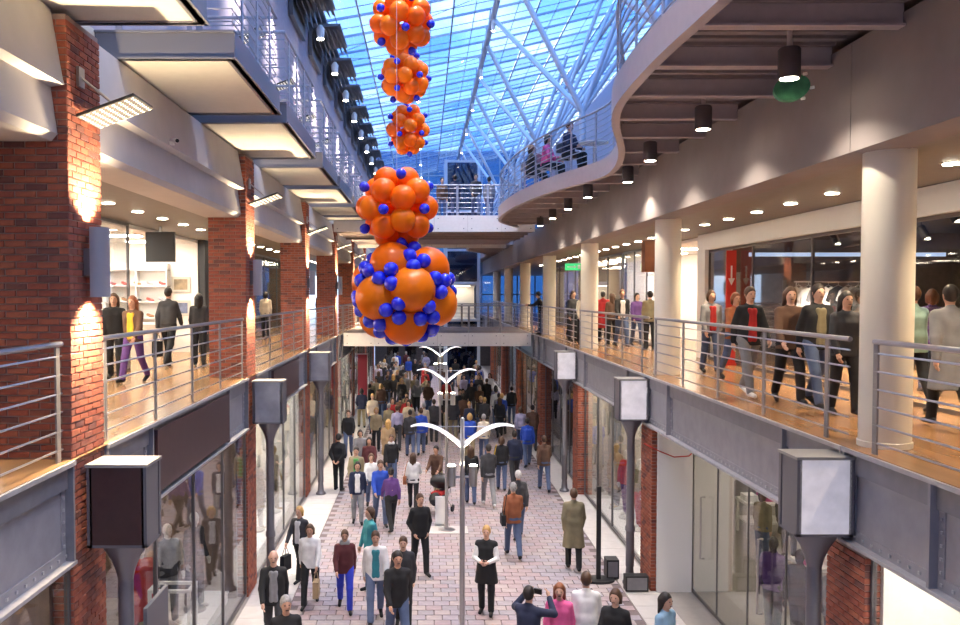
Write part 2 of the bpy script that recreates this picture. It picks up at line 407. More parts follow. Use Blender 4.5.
# platforms (projecting balconies)
m_chan = mat('balcony_channel', (.17, .175, .205), .45, .3)
PL = [(5.4, 8.95), (10.25, 13.4), (14.05, 17.75), (18.95, 22.15), (22.8, 26.4), (27.5, 30.6), (31.1, 32.5), (44.5, 47.4), (48, 51.4)]
for k, (a, b) in enumerate(PL):
    t = empty('balcony', (-3.6, a, 8.85), 0, f'projecting balcony with pale soffit and steel edge on the upper left, {nth(k)}', 'balcony')
    MB().box(-.35, 1.25, .06, b - a - .06, .015, .20).build('soffit_panel', m_soffit, t)
    for (ya, yb) in ((0, .06), (b - a - .06, b - a)):
        e = MB(); e.box(-.35, 1.33, ya, yb, 0, .34); e.box(-.35, 1.33, ya - .03, yb + .03, 0, .025); e.box(-.35, 1.33, ya - .03, yb + .03, .315, .34)
        e.build('edge_channel', m_chan, t)
    e = MB(); e.box(1.26, 1.33, .06, b - a - .06, 0, .34); e.box(1.22, 1.36, .0, b - a, .0, .025); e.build('edge_channel', m_chan, t)
    MB().box(-.35, 1.26, .06, b - a - .06, .2, .33).build('deck', m_soffit, t)
    railing('balcony_railing', [(-3.7, a + .04), (-2.31, a + .04), (-2.31, b - .04), (-3.7, b - .04)], 9.19, f'steel railing around the upper left balcony {nth(k)}', m_railU, m_railU, nb=7, H=1.15, step=.95, group=None)
# right upper deck with wavy edge
EP = [(-2, 2.8), (3, 2.65), (7.4, 2.55), (9.1, 2.50), (10.5, 2.52), (11.7, 2.60), (12.85, 2.82), (14.3, 3.22), (15.4, 3.50), (16.8, 3.76), (18.2, 3.87), (19.4, 3.66), (20.6, 3.3), (22.2, 2.95), (23.7, 2.74), (25.2, 2.58), (27.5, 2.48), (29.2, 2.52), (30.4, 2.72), (31.4, 3.05), (32.5, 3.5)]
EP2 = [(44.2, 3.4), (45.2, 2.8), (46.5, 2.5), (48.5, 2.36), (50.5, 2.6), (52.5, 3.3), (54.5, 3.8), (58, 4.0), (62, 3.9), (66, 3.9), (72, 3.9)]
def smooth_curve(P, step=.35):
    P = [Vector((x, y, 0)) for y, x in P]; out = []
    for i in range(len(P) - 1):
        p0, p1, p2, p3 = P[max(i - 1, 0)], P[i], P[i + 1], P[min(i + 2, len(P) - 1)]
        n = max(2, int((p2 - p1).length / step))
        for j in range(n):
            t = j / n
            out.append(.5 * ((2 * p1) + (-p0 + p2) * t + (2 * p0 - 5 * p1 + 4 * p2 - p3) * t * t + (-p0 + 3 * p1 - 3 * p2 + p3) * t ** 3))
    out.append(P[-1]); return out
m_deck = mat('deck_edge_paint', (.40, .34, .335), .5, .1, var=.04)
m_rib = mat('deck_rib_paint', (.52, .43, .41), .55, .1, var=.06)
m_corr = mat('corrugated_soffit', (.26, .21, .20), .6, .1, var=.1)
def deck(P, label, nm):
    cv = smooth_curve(P)
    t = empty(nm, (4.5, cv[0].y, 8.6), 0, label, 'deck', kind='structure'); ox, oy, oz = 4.5, cv[0].y, 8.6
    poly = [(p.x + .06 - ox, p.y - oy) for p in cv] + [(11 - ox, cv[-1].y - oy), (11 - ox, cv[0].y - oy)]
    MB().prism(poly, 'z', .26, UPR - oz).build('slab', m_corr, t)
    b = MB(); n = len(cv)                                    # edge channel following the curve
    prof = [(-.02, -.02), (.10, -.02), (.10, .02), (.03, .03), (.03, .34), (.07, .36), (-.02, .36)]
    vs, fs = [], []
    for i, p in enumerate(cv):
        tg = (cv[min(i + 1, n - 1)] - cv[max(i - 1, 0)]).normalized(); nr = Vector((tg.y, -tg.x, 0))
        for (u, v) in prof: vs.append((p.x + nr.x * u - ox, p.y + nr.y * u - oy, v))
    m = len(prof)
    for i in range(n - 1):
        for k in range(m): fs.append((i * m + k, i * m + (k + 1) % m, (i + 1) * m + (k + 1) % m, (i + 1) * m + k))
    b.add(vs, fs); b.build('edge_channel', m_deck, t, True)
    y = 1.04
    ys = [p.y for p in cv]; xs = [p.x for p in cv]
    while y < END:
        if ys[0] < y < ys[-1] - .2:
            x = float(np.interp(y, ys, xs)) + .08
            r = MB(); r.box(x - ox, XR - ox + .01, y - .015 - oy, y + .015 - oy, .0, .28); r.box(x - ox, XR - ox + .01, y - .07 - oy, y + .07 - oy, 0, .025)
            r.build('rib', m_rib, t)
        y += 1.44
    g = MB(); yy = ys[0] + .1                               # corrugation ridges of the deck sheet
    while yy < min(ys[-1] - .2, 40):
        x = float(np.interp(yy, ys, xs)) + .1; g.box(x - ox, XR - ox + .01, yy - .04 - oy, yy + .04 - oy, .225, .262); yy += .24
    tag(g.build('corrugation', m_corr, t), kind='stuff')
    return cv
cvA = deck(EP, 'wavy-edged upper deck with ribbed underside on the right', 'upper_deck')
cvB = deck(EP2, 'wavy-edged upper deck on the right beyond the footbridge', 'upper_deck')
for i, cv in enumerate((cvA, cvB)):
    railing('deck_railing', [(p.x + .06, p.y) for p in cv], UPR, 'curved steel railing along the wavy upper deck' + (' beyond the footbridge' if i else ' in front'), m_railU, m_railU, nb=8, H=1.16, step=1.25, post_w=.07)
struct(MB().box(XR + .4, 14, -2, END, 8.7, UPR - .01).build('floor_upper_right', m_corr))
struct(MB().box(10.6, 11, -2, END, UPR, 18.2).build('wall_right_upper', m_upwall))
# deck downlights
dl_me = MB().lathe((0, 0, 0), [(.11, 0), (.115, .02), (.115, .30), (.10, .32)], 18).mesh('housing', mat('downlight_housing', (.10, .085, .085), .5, .3), True)
gl_me = MB().lathe((0, 0, 0), [(.092, -.006), (.092, .01)], 16).mesh('glow_disc', m_lampS)
for k in range(12):
    y = 9.05 + 2.77 * k
    if y > 31 : break
    t = empty('cylinder_downlight', (4.12 if 16 < y < 19 else 3.84, y, 8.32), 0, f'dark cylinder downlight under the wavy deck, {nth(k)}', 'downlight')
    obj('housing', dl_me, t); obj('glow_disc', gl_me, t); MB().cyl((0, 0, .32), (0, 0, .545), .03, 8).build('stem', m_rib, t)
    spot(t, (0, 0, -.03), 75, WARMW, 126, .5)
ul_me = MB().lathe((0, 0, 0), [(.05, -.10), (.055, -.02), (.055, .0), (.045, .02)], 12).mesh('housing', m_steelD, True)
t = empty('security_camera', (-3.52, 11.9, 8.12), 0, 'small white security camera on the left fascia ledge', 'camera')
MB().box(-.03, .03, -.03, .03, 0, .05).build('bracket', m_white, t); MB().cyl((.0, .02, .07), (.09, -.06, .05), .035, 10).build('housing', m_white, t, True); MB().cyl((.09, -.06, .05), (.097, -.067, .048), .028, 10).build('lens', m_black, t)
# ================================================================== BRIDGES
m_bridgep = mat('bridge_panel', (.85, .82, .79), .5, var=.03)
def bridge(y0, y1, z, xa, xb, label, panel_h=.56, under=m_corr, mrail=m_inox):
    t = empty('footbridge', (xa, y0, z - panel_h), 0, label, 'footbridge')
    w_ = xb - xa
    MB().box(0, w_, .08, y1 - y0 - .08, .18, panel_h).build('deck', under, t)
    n = 6
    for yy in (0, y1 - y0 - .05):
        me = MB().box(.004, w_ / n - .004, 0, .05, 0, panel_h).mesh('edge_panel', m_bridgep)
        for i in range(n):
            o = obj('edge_panel', me, t, (w_ * i / n, yy, 0))
            if yy == 0:
                r = MB()
                for u in (.12, .88):
                    for v in (.12, panel_h - .12): r.lathe((0, 0, 0), [(.022, 0)], 6) if 0 else r.cbox((w_ / n * u, -.008, v), (.035, .02, .035))
                r.build('bolt', m_steelD, o)
    for yy in (.8, 2.2, 3.6, 5.0):
        if yy < y1 - y0 - .3: MB().box(0, w_, yy, yy + .16, .02, .18).build('cross_beam', under, t)
    return t
bridge(36.0, 43.0, MID, XL + .06, XR - .06, 'white-panelled footbridge across the mall at gallery level')
railing('footbridge_railing', [(XL, 36.05), (XR, 36.05)], MID, 'stainless railing on the near side of the gallery footbridge', m_inox, m_inoxp, step=1.3)
railing('footbridge_railing', [(XL, 42.95), (XR, 42.95)], MID, 'stainless railing on the far side of the gallery footbridge', m_inox, m_inoxp, step=1.3)
bridge(32.6, 44.2, UPR + .1, -3.5, 4.2, 'white-panelled upper footbridge with dark underside joining the wavy deck', panel_h=.62)
railing('footbridge_railing', [(-3.45, 32.65), (3.6, 32.65)], UPR + .1, 'steel railing on the near side of the upper footbridge', m_railU, m_railU, step=1.2)

# ================================================================== GLASS ROOF
rf = empty('glass_roof', (0, 0, 15.4), 0, 'sloping blue glass roof on a tubular steel frame', 'roof', kind='structure')
def rz(x): return (15.55 + (x + 3.95) * .165 + max(0, x + 3.95) ** 2 * .0035) - 15.4
NX, XA, XB = 9, -3.95, 11.0
YA, YB, DY = -11.5, END, S / 4
xs = [XA + (XB - XA) * i / NX for i in range(NX + 1)]
ny = int((YB - YA) / DY)
GM = [m_glassR, m_glassR2, m_glassR3]
pr = []
for j in range(ny):
    for i in range(NX):
        yc = YA + DY * (j + .5); xc = (xs[i] + xs[i + 1]) / 2
        vis = yc > 24 and abs(xc) < yc * .22 + 3
        pr.append(((0 if vis else 1000) + yc, i, j))
pr.sort(); rest = MB(); pane_me = {}
for q, (_, i, j) in enumerate(pr):
    y0 = YA + DY * j; xa, xb = xs[i], xs[i + 1]; mi = random.choices((0, 1, 2), (5, 3, 2))[0]
    if q < 300:
        if (i, mi) not in pane_me:
            pane_me[(i, mi)] = MB().add([(xa + .02, .02, rz(xa)), (xb - .02, .02, rz(xb)), (xb - .02, DY - .02, rz(xb)), (xa + .02, DY - .02, rz(xa))], [(0, 1, 2, 3)]).mesh('pane', GM[mi])
        obj('pane', pane_me[(i, mi)], rf, (0, y0, 0))
    else:
        rest.add([(xa, y0, rz(xa)), (xb, y0, rz(xb)), (xb, y0 + DY, rz(xb)), (xa, y0 + DY, rz(xa))], [(0, 1, 2, 3)], mi)
tag(rest.build('panes', GM, rf), kind='stuff')
raf = MB()
for i in range(NX):
    xa, xb = xs[i], xs[i + 1]; raf.add([(xa, -.02, rz(xa) - .07), (xb, -.02, rz(xb) - .07), (xb, -.02, rz(xb) + .02), (xa, -.02, rz(xa) + .02), (xa, .02, rz(xa) - .07), (xb, .02, rz(xb) - .07), (xb, .02, rz(xb) + .02), (xa, .02, rz(xa) + .02)],
        [(0, 1, 2, 3), (4, 7, 6, 5), (0, 4, 5, 1), (3, 2, 6, 7)])
raf_me = raf.mesh('rafter', m_roofst)
thin = MB()
for i in range(NX):
    xa, xb = xs[i], xs[i + 1]; thin.cyl((xa, 0, rz(xa) - .06), (xb, 0, rz(xb) - .06), .018, 5)
thin_me = thin.mesh('glazing_bar', m_roofst)
for j in range(ny + 1):
    y = YA + DY * j
    if y < 18: continue
    obj('rafter', raf_me, rf, (0, y, 0))
    obj('glazing_bar', thin_me, rf, (0, y + DY / 2, 0))
for i, x in enumerate(xs):
    MB().cyl((x, 0, rz(x) - .08), (x, END, rz(x) - .08), .035, 6).build('purlin', m_roofst, rf)
    if i < NX:
        xm = (x + xs[i + 1]) / 2; MB().cyl((xm, 18, rz(xm) - .05), (xm, END, rz(xm) - .05), .016, 5).build('glazing_bar', m_roofst, rf)
NXP, NZP = 2.45, rz(2.45) - .75
MB().cyl((NXP, 0, NZP), (NXP, END, NZP), .11, 10).build('main_chord', m_roofst, rf, True)
for k in range(-1, 8):                                         # king posts and stays above the chord
    for f in (0, .5):
        y = 9.2 + S * (k + f) ; MB().cyl((NXP, y, NZP), (NXP, y, rz(NXP) - .05), .04, 8).build('king_post', m_roofst, rf, True)
        for e in (-2.08, 2.08): MB().cyl((NXP, y, NZP), (NXP, y + e, rz(NXP) - .06), .022, 6).build('stay', m_roofst, rf, True)
BX, BZ = 4.75, 11.55 - 15.4
for k in range(0, 8):
    y = RC[k]
    cb = MB(); cb.cyl((BX, y, UPR - 15.4), (BX, y, BZ), .10, 10); cb.build('roof_column', m_roofst2, rf, True)
    for dy in (0, S * .62): MB().cyl((BX, y, BZ), (NXP, y + dy, NZP), .085, 10).build('strut', m_roofst2, rf, True)
    for dx, dy in ((2.2, -.6), (2.9, .9), (4.6, 0.2)): MB().cyl((BX, y, BZ), (BX + dx, y + dy, rz(BX + dx) - .1), .08, 10).build('strut', m_roofst2, rf, True)
    for (xa, ya, xb, yb) in ((-3.9, y, NXP, y + 4.1), (-3.9, y + 8.3, NXP, y + 4.1)):
        za = rz(xa) - .15; MB().cyl((xa, ya, za), (xb, yb, rz(xb) - .15), .014, 5).build('tie_rod', m_roofst, rf)
for k in range(2, 8):
    MB().cyl((BX + 3.2, RC[k], rz(8) - .3), (BX + 3.2, RC[k] + S, rz(8) - .3), .09, 8).build('side_chord', m_roofst2, rf, True)
# spotlights on the roof frame
sp_h = MB().cyl((0, 0, .02), (0, 0, .36), .07, 10).mesh('housing', m_white, True); sp_g = MB().lathe((0, 0, 0), [(.062, 0), (.062, .025)], 10).mesh('glow_disc', m_lampS)
for k in range(23):
    y = -5.5 + k * 3.3; x = NXP if k % 2 else -.3; z = 15.4 + NZP - .55 - (0 if k % 2 else .3)
    if y > 70: break
    t = empty('hanging_spotlight', (x, y, z), 0, f'small white spotlight hung under the glass roof, {nth(k)}', 'spotlight', 'spotlights under the glass roof')
    obj('housing', sp_h, t); obj('glow_disc', sp_g, t); MB().cyl((0, 0, .36), (0, 0, 15.4 + (NZP if k % 2 else rz(x)) - z), .012, 5).build('stem', m_white, t)
    spot(t, (0, 0, -.03), 1100, (1, .88, .80), 62, .8, (0, R(8 if k % 2 else -3), 0), .1)
# louvred floodlight boxes along the left eave
lv = None
for k in range(14):
    y = 9.5 + 4.15 * k
    t = empty('louvre_floodlight', (-3.3, y, 14.1), 0, f'grey louvred floodlight box along the left eave, {nth(k)}', 'floodlight', 'louvred floodlights on the left eave')
    if lv is None:
        a = MB(); a.box(-.62, -.5, -1.3, 1.3, 0, 1.1); a.prism([(-.55, 1.05), (.45, 1.05), (.45, .98), (-.55, .9)], 'y', -1.3, 1.3); lv_b = a.mesh('casing', m_louv)
        a = MB()
        for i in range(7): a.prism([(-.5 + i * .14, .95 - i * .02), (-.4 + i * .14, .3 + i * .08), (-.385 + i * .14, .3 + i * .08), (-.485 + i * .14, .95 - i * .02)], 'y', -1.28, 1.28)
        lv_s = a.mesh('louvre', m_louv)
        a = MB().lathe((.1, .2, -.25), [(.06, 0), (.11, .02), (.13, .3), (.05, .42)], 12); lv_c = a.mesh('lamp_head', m_white, True)
        a = MB().lathe((.1, .2, -.27), [(.10, 0), (.10, .02)], 12); lv_g = a.mesh('glow_disc', m_lampS); lv = 1
    obj('casing', lv_b, t); obj('louvre', lv_s, t); obj('lamp_head', lv_c, t); obj('glow_disc', lv_g, t)
    MB().box(-.65, -.62, -.2, .2, .1, .9).build('wall_bracket', m_louv, t)
    spot(t, (.1, .2, -.3), 700, (1, .87, .78), 70, .8, (0, R(22), 0), .15)
struct(MB().box(-4.3, -3.4, -11.5, END, 15.4, 15.54).build('trim_20', m_louv))

# ================================================================== END WALL AND LIGHT BLOCK
struct(MB().box(-14, 14, -12.3, -12, -.3, 18).build('wall_light_block', m_upwall))  # unseen wall added behind the camera to block sky light
ew = empty('wall_back', (0, END, 0), 0, 'blue glazed end wall of the mall', 'wall', kind='structure')
eg = {}
for j in range(9):
    for i in range(10):
        x = -4.2 + i * 1.5; z = j * 2.0
        MB().box(x + .03, x + 1.47, 0, .02, z + .04, z + 1.96).build('pane', m_glassB, ew)
for i in range(11): MB().box(-4.25 + i * 1.5, -4.15 + i * 1.5, -.1, .06, 0, 18).build('mullion', m_roofst, ew)
for j in range(10): MB().box(-4.2, 10.8, -.08, .05, j * 2 - .05, j * 2 + .05).build('transom', m_roofst, ew)
# side walls of the whole box
struct(MB().box(-14.3, -14, -12, END, -.3, UPL).build('wall_left', m_dshop)); struct(MB().box(14, 14.3, -12, END, -.3, UPR).build('wall_right', m_dshop))
b = MB(); b.box(-4.2, 10.8, -.6, -.3, 0, 4.3)
b.build('street_wall', m_dshop, ew)
for i in range(5): MB().box(-3.2 + i * 1.5, -2.2 + i * 1.5, -.62, -.6, .1, 2.6).build('door_pane', m_glassB, ew)
# lift tower
m_lift = mat('lift_steel_blue', (.10, .14, .22), .35, .4)
t = empty('lift_tower', (2.5, 57, 0), 0, 'dark blue glass lift tower with a lit cabin behind the footbridge', 'lift')
for sx in (-1.1, 1.1):
    for sy in (0, 2.2): MB().box(sx - .1, sx + .1, sy - .1, sy + .1, 0, 15).build('post', m_roofst2, t)
for z in (.1, 4.2, 6.7, 8.9, 11.5, 14.8): MB().box(-1.1, 1.1, -.08, .08, z, z + .16).build('cross_bar', m_roofst2, t)
for z0, z1 in ((.3, 4.2), (6.9, 8.9), (9.1, 11.5), (11.7, 14.8)): MB().box(-1.0, 1.0, 0, .02, z0, z1).build('pane', m_glassB, t)
MB().box(-1.0, 1.0, 2.0, 2.1, 0, 15).build('back_panel', m_lift, t)
cb = MB().box(-.9, .9, 1.7, 1.8, 4.4, 6.6); cb.box(-.9, .9, .2, 1.8, 4.3, 4.42); cb.box(-.9, .9, .2, 1.8, 6.6, 6.7); cab = cb.build('cabin', m_wshop, t)
MB().box(-.5, .5, .7, 1.2, 6.57, 6.6).build('cabin_light', m_shopglow2, cab)

# ================================================================== GALLERY DOWNLIGHTS
dr_me = MB().lathe((0, 0, 0), [(.10, -.012), (.13, -.006), (.13, .0), (.10, .0)], 18).mesh('trim_ring', m_inoxp, True)
dd_me = MB().lathe((0, 0, 0), [(.098, -.020), (.098, -.013)], 16).mesh('glow_disc', m_lampS)
def downlight_row(x, ys, side, pw, every=1):
    for k, y in enumerate(ys):
        t = empty('ceiling_downlight', (x, y, CEIL - .001), 0, f'round recessed downlight in the {side} gallery ceiling, {nth(k)}', 'downlight', f'downlights of the {side} gallery')
        obj('trim_ring', dr_me, t); obj('glow_disc', dd_me, t)
        if k % every == 0: spot(t, (0, 0, -.03), pw * every, WARM, 115, .8, r=.08)
downlight_row(-5.3, [8.4 + 1.47 * i for i in range(24)], 'left', 130, 2)
downlight_row(6.15, [5.6 + 1.46 * i for i in range(28)], 'right', 115, 2)

# ================================================================== SHOPS
def window(idx, x, y0, y1, z0, z1, n, label, frame=m_alu, glassm=m_glassS, fw=.05):
    t = empty(f'window_{idx}', (x, y0, z0), 0, label, 'shop window', kind='structure')
    h = z1 - z0; L = y1 - y0
    for i in range(n + 1): MB().box(-fw / 2, fw / 2, L * i / n - fw / 2, L * i / n + fw / 2, 0, h).build('mullion', frame, t)
    for zz in (0, h - .06): MB().box(-fw / 2, fw / 2, 0, L, zz, zz + .06).build('frame_rail', frame, t)
    me = MB().box(-.006, .006, fw / 2, L / n - fw / 2, .06, h - .06).mesh('pane', glassm)
    for i in range(n): obj('pane', me, t, (0, L * i / n, 0))
    return t
SI = [0]
def shop(side, level, y0, y1, xf, depth, wallm, glow, ncol=2, ceilm=None, gy=None, gsize=(1.1, .45), label=''):
    """plain room behind a shop front: back wall, end walls, ceiling lights"""
    SI[0] += 1; s = side; xb = xf + s * depth; z0 = 0 if level == 0 else MID; z1 = MID - .30 if level == 0 else CEIL - .01
    nm = ('left' if s < 0 else 'right')
    xa, xc = min(xf, xb), max(xf, xb)
    b = MB(); b.box(min(xb, xb + s * .1), max(xb, xb + s * .1), y0, y1, z0, z1); b.box(xa, xc, y0 - .05, y0 + .05, z0, z1); b.box(xa, xc, y1 - .05, y1 + .05, z0, z1)
    struct(b.build(f'wall_{nm}_shop_{SI[0]}', wallm))
    if ceilm: struct(MB().box(xa, xc, y0, y1, z1 - .08, z1).build(f'ceiling_shop_{SI[0]}', ceilm))
    if glow:
        me = MB().box(-gsize[0] / 2, gsize[0] / 2, -gsize[1] / 2, gsize[1] / 2, -.05, -.03).mesh('diffuser', glow)
        mf = MB().box(-gsize[0] / 2 - .03, gsize[0] / 2 + .03, -gsize[1] / 2 - .03, gsize[1] / 2 + .03, -.03, 0).mesh('casing', m_white)
        n = max(1, int((y1 - y0) / 2.4))
        for i in range(n):
            for j in range(ncol):
                t = empty('shop_ceiling_light', (xf + s * depth * (.25 + .5 * j / max(1, ncol - 1) if ncol > 1 else .4), y0 + (y1 - y0) * (i + .5) / n, z1 - (.08 if ceilm else 0)), 0, f'{ordinal(i)} {"" if ncol == 1 else ("inner-row " if j else "outer-row ")}flat ceiling light, {nm} {"street" if level == 0 else "gallery"} shop {label}', 'ceiling light', f'ceiling lights of the shop {label}')
                obj('diffuser', me, t); obj('casing', mf, t)
wi = 1
# --- left, street level
m_cshop = mat('cocoa_shop_wall', (.20, .135, .105), .6, var=.15)
kinds = [('white', m_cshop, m_shopglow2), ('warm', m_cshop, m_shopglow2), ('white', m_wshop, m_shopglow), ('red', m_bshop, m_shopglow2), ('white', m_wshop, m_shopglow), ('warm', m_bshop, m_shopglow2), ('warm', m_bshop, m_shopglow2)]
for k, (a, b) in enumerate(bl[:7]):
    kd = kinds[k]
    a = max(a, 1.0)
    shop(-1, 0, a, b, -3.74, 4.5, kd[1], kd[2], 2, label=f'in left bay {ordinal(k)}')
    window(wi, -3.58, a, b, .02, BEAMB - .01, 4 if k else 3, f'tall shop window under the left gallery, {nth(k)}'); wi += 1
# --- right, street level
for k, (a, b) in enumerate(br[:7]):
    a2 = max(a, 1.0) + (.43 if k else 0); b2 = b - .43
    xf = (4.68, 5.42, 4.82, 4.82, 4.82, 4.82, 4.82)[k]
    wm = (m_wshop, mat('grey_shop_wall', (.26, .24, .23), .6, var=.1), m_bshop, m_dshop, m_bshop, m_dshop, m_bshop)[k]
    gm = (m_shopglow, m_shopglow2, m_shopglow, None, m_shopglow2, None, m_shopglow2)[k]
    shop(1, 0, a2, 25.3 if k == 1 else b2, xf + .08, (1.2, 6.0, 1.2, 5, 4, 4, 4)[k], wm, gm, (1, 2, 1, 1, 2, 1, 2)[k], label=f'in right bay {ordinal(k)}')
    window(wi, xf, a2, b2, .02, BEAMB - .01, (3, 5, 4, 4, 4, 4, 4)[k], f'tall shop window under the right gallery, {nth(k)}', fw=.025 if k == 1 else .05); wi += 1
struct(MB().box(4.69, 5.40, 17.02, 17.06, .01, BEAMB - .02).build('wall_right_return', m_whitep), 'plain white wall panel beside the brick pier on the right', 'wall')
b = MB(); b.box(5.45, 6.25, 17.08, 17.16, .01, MID - .3); b.box(6.14, 6.24, 17.1, 25.3, .01, MID - .3); struct(b.build('wall_right_partition', m_wshop))
# glass door pulls on the right
for k, y in enumerate((16.2, 13.4)):
    t = tag(MB().path([(5.38, y, .95), (5.30, y, .95), (5.30, y, 2.15), (5.38, y, 2.15)], .02, 8).build('door_pull', m_inox, None, True), 'tall steel door pull on the right shop glass, ' + ('beside the white wall panel' if k == 0 else 'nearer the camera'), 'door handle')
# curtain behind the window of bay 3 right
b = MB(); P = []
for i in range(120): P.append((5.9 + .05 * math.sin(i * 1.1), 18.2 + 7.0 * i / 119))
vs = [(x, y, .05) for x, y in P] + [(x, y, 3.2) for x, y in P]
b.add(vs, [(i, i + 1, 121 + i, 120 + i) for i in range(119)])
cu = tag(b.build('curtain', mat('cream_curtain', (.60, .54, .45), .8), None, True), 'cream curtain hung behind the right shop window with red figures', 'curtain')
# --- left, gallery level
shop(-1, 1, 9.6, 24.2, -6.45, 4.0, m_wshop, m_shopglow, 2, m_white, label='with white shoe shelves')
window(wi, -6.35, 16.0, 18.2, MID, CEIL - .02, 1, 'clear glass front of the white shoe shop on the left gallery', m_alu); wi += 1
struct(MB().box(-6.5, -6.25, 24.2, 25.0, MID, CEIL).build('door_1', m_black), 'black door post at the end of the white shoe shop', 'door post')
shop(-1, 1, 25.2, 42, -6.45, 3.0, mat('olive_shop_wall', (.17, .15, .11), .6, var=.2), m_shopglow2, 1, m_dshop, label='with olive walls')
window(wi, -6.35, 25.2, 42, MID, CEIL - .02, 6, 'dark glass shopfront on the far left gallery'); wi += 1
shop(-1, 1, -1.5, 9.4, -6.45, 3.0, m_bshop, m_shopglow2, 1, m_dshop, label='hidden behind the first pillar')
# --- right, gallery level
struct(MB().box(7.1, 7.35, -1.5, 22.2, 7.16, CEIL - .01).build('trim_30', m_whitep), 'white header band above the dark clothes shop', 'header')
shop(1, 1, -1.4, 20.3, 7.35, 5.6, m_dshop, None, 1, m_black, label='dark clothes shop')
window(wi, 7.22, -1.4, 21.6, MID, 7.16, 8, 'glass shopfront of the dark clothes shop on the right gallery', m_alu); wi += 1
struct(MB().box(7.1, 7.35, 21.6, 22.2, MID, 7.16).build('door_2', m_whitep), 'white door post at the far end of the dark clothes shop', 'door post')
shop(1, 1, 22.3, 31, 7.35, 4.5, m_wshop, m_shopglow, 2, m_white, label='with bright white walls')
window(wi, 7.22, 24.4, 31, MID, CEIL - .02, 4, 'glass shopfront of the bright white shop on the right gallery'); wi += 1
shop(1, 1, 31.2, 48, 7.35, 4.0, m_bshop, m_shopglow2, 2, m_white, label='with beige walls')
window(wi, 7.22, 31.2, 48, MID, CEIL - .02, 7, 'glass shopfront of the beige shop on the far right gallery'); wi += 1
# fittings of the dark clothes shop
tag(MB().box(7.6, 12.2, 19.95, 20.0, 6.93, 7.02).build('light_strip', m_blueled), 'pale blue light strip across the dark clothes shop', 'light strip')
for k, (x, y) in enumerate(((7.75, 10.5), (7.75, 12.6), (7.75, 14.8), (7.75, 8.4), (9.6, 12), (9.6, 16.5), (9.6, 8), (8.7, 18.2), (10.2, 18.2))):
    t = empty('track_spotlight', (x, y, CEIL - .09), 0, f'black track spotlight inside the dark clothes shop, number counted from the glass: ' + nth(k), 'spotlight'); t['label'] = f'black track spotlight inside the dark clothes shop, {nth(k)}'
    MB().cyl((0, 0, 0), (0, 0, -.16), .015, 6).build('stem', m_black, t); MB().cyl((0, .03, -.14), (.06, -.1, -.38), .075, 12).build('housing', m_black, t, True)
    MB().lathe((.063, -.107, -.388), [(.055, 0), (.055, .004)], 10).build('glow_disc', m_lampS, t)
    spot(t, (.07, -.12, -.42), 420, WARMW, 90, .7)
def garment(loc, m, label, grp, rz=0):
    b = MB(); o = [(-.22, -.12), (-.30, -.34), (-.23, -.38), (-.19, -.24), (-.19, -.72), (.19, -.72), (.19, -.24), (.23, -.38), (.30, -.34), (.22, -.12), (.07, -.04), (0, -.08), (-.07, -.04)]
    b.prism(o, 'y', -.035, .035)
    t = empty('hanging_garment', loc, rz, label, 'garment', grp); b.build('cloth', m, t); MB().path([(-.15, 0, -.07), (0, 0, 0), (.15, 0, -.07)], .008, 5).build('hanger', m_inox, t)
    MB().path([(0, 0, 0), (0, 0, .05), (.02, 0, .07)], .006, 5).build('hook', m_inox, t)
    return t
GC = [mat('garment_white', (.72, .70, .68), .8), mat('garment_grey', (.20, .20, .22), .8), mat('garment_blue', (.06, .10, .35), .8), mat('garment_black', (.02, .02, .024), .8), mat('garment_red', (.4, .04, .04), .8), mat('garment_pink', (.60, .16, .24), .8)]
GN = ['white', 'grey', 'blue', 'black', 'red', 'pink']
for r_, (x0, y, z, n, cl) in enumerate(((8.3, 18.9, 6.25, 8, (0, 0, 1, 0, 3, 0, 1, 3)), (9.2, 14.2, 5.9, 7, (2, 3, 0, 4, 2, 1, 3)), (7.9, 11.4, 5.75, 5, (3, 1, 3, 4, 2)))):
    rk = empty('clothes_rack', (x0 + .5, y, MID), 0, ['tall steel clothes rack at the back of the dark shop', 'steel clothes rack with blue garments in the dark shop', 'low steel clothes rack just behind the dark shop glass'][r_], 'clothes rack')
    W = n * .22
    MB().cyl((-.6, 0, z - MID + .07), (W - .1, 0, z - MID + .07), .016, 8).build('rail', m_inox, rk)
    for xx in (-.55, W - .15): MB().cyl((xx, 0, .03), (xx, 0, z - MID + .07), .018, 8).build('leg', m_inox, rk); MB().box(xx - .03, xx + .03, -.25, .25, 0, .03).build('foot', m_inox, rk)
    for i in range(n): garment((x0 + .22 * i, y, z), GC[cl[i]], f'{GN[cl[i]]} garment, {("first" if i == 0 else ordinal(i))} from the left on ' + ['the back rack of the dark shop', 'the middle rack of the dark shop', 'the low front rack of the dark shop'][r_] , f'garments on dark shop rack {["back", "middle", "front"][r_]}', R(60 + 4 * i) if r_ else R(8))
t = empty('round_mirror_light', (9.0, 19.9, 5.95), 0, 'round glowing white lamp on the dark shop wall', 'lamp')
MB().path([(.17 * math.cos(a), 0, .17 * math.sin(a)) for a in [i * math.pi / 12 for i in range(25)]], .02, 6, cap=False).build('rim', m_inox, t, True); b = MB(); b.prism([(.165 * math.cos(i * math.pi / 12), .165 * math.sin(i * math.pi / 12)) for i in range(24)], 'y', -.01, .02); b.build('diffuser', m_shopglow2, t)
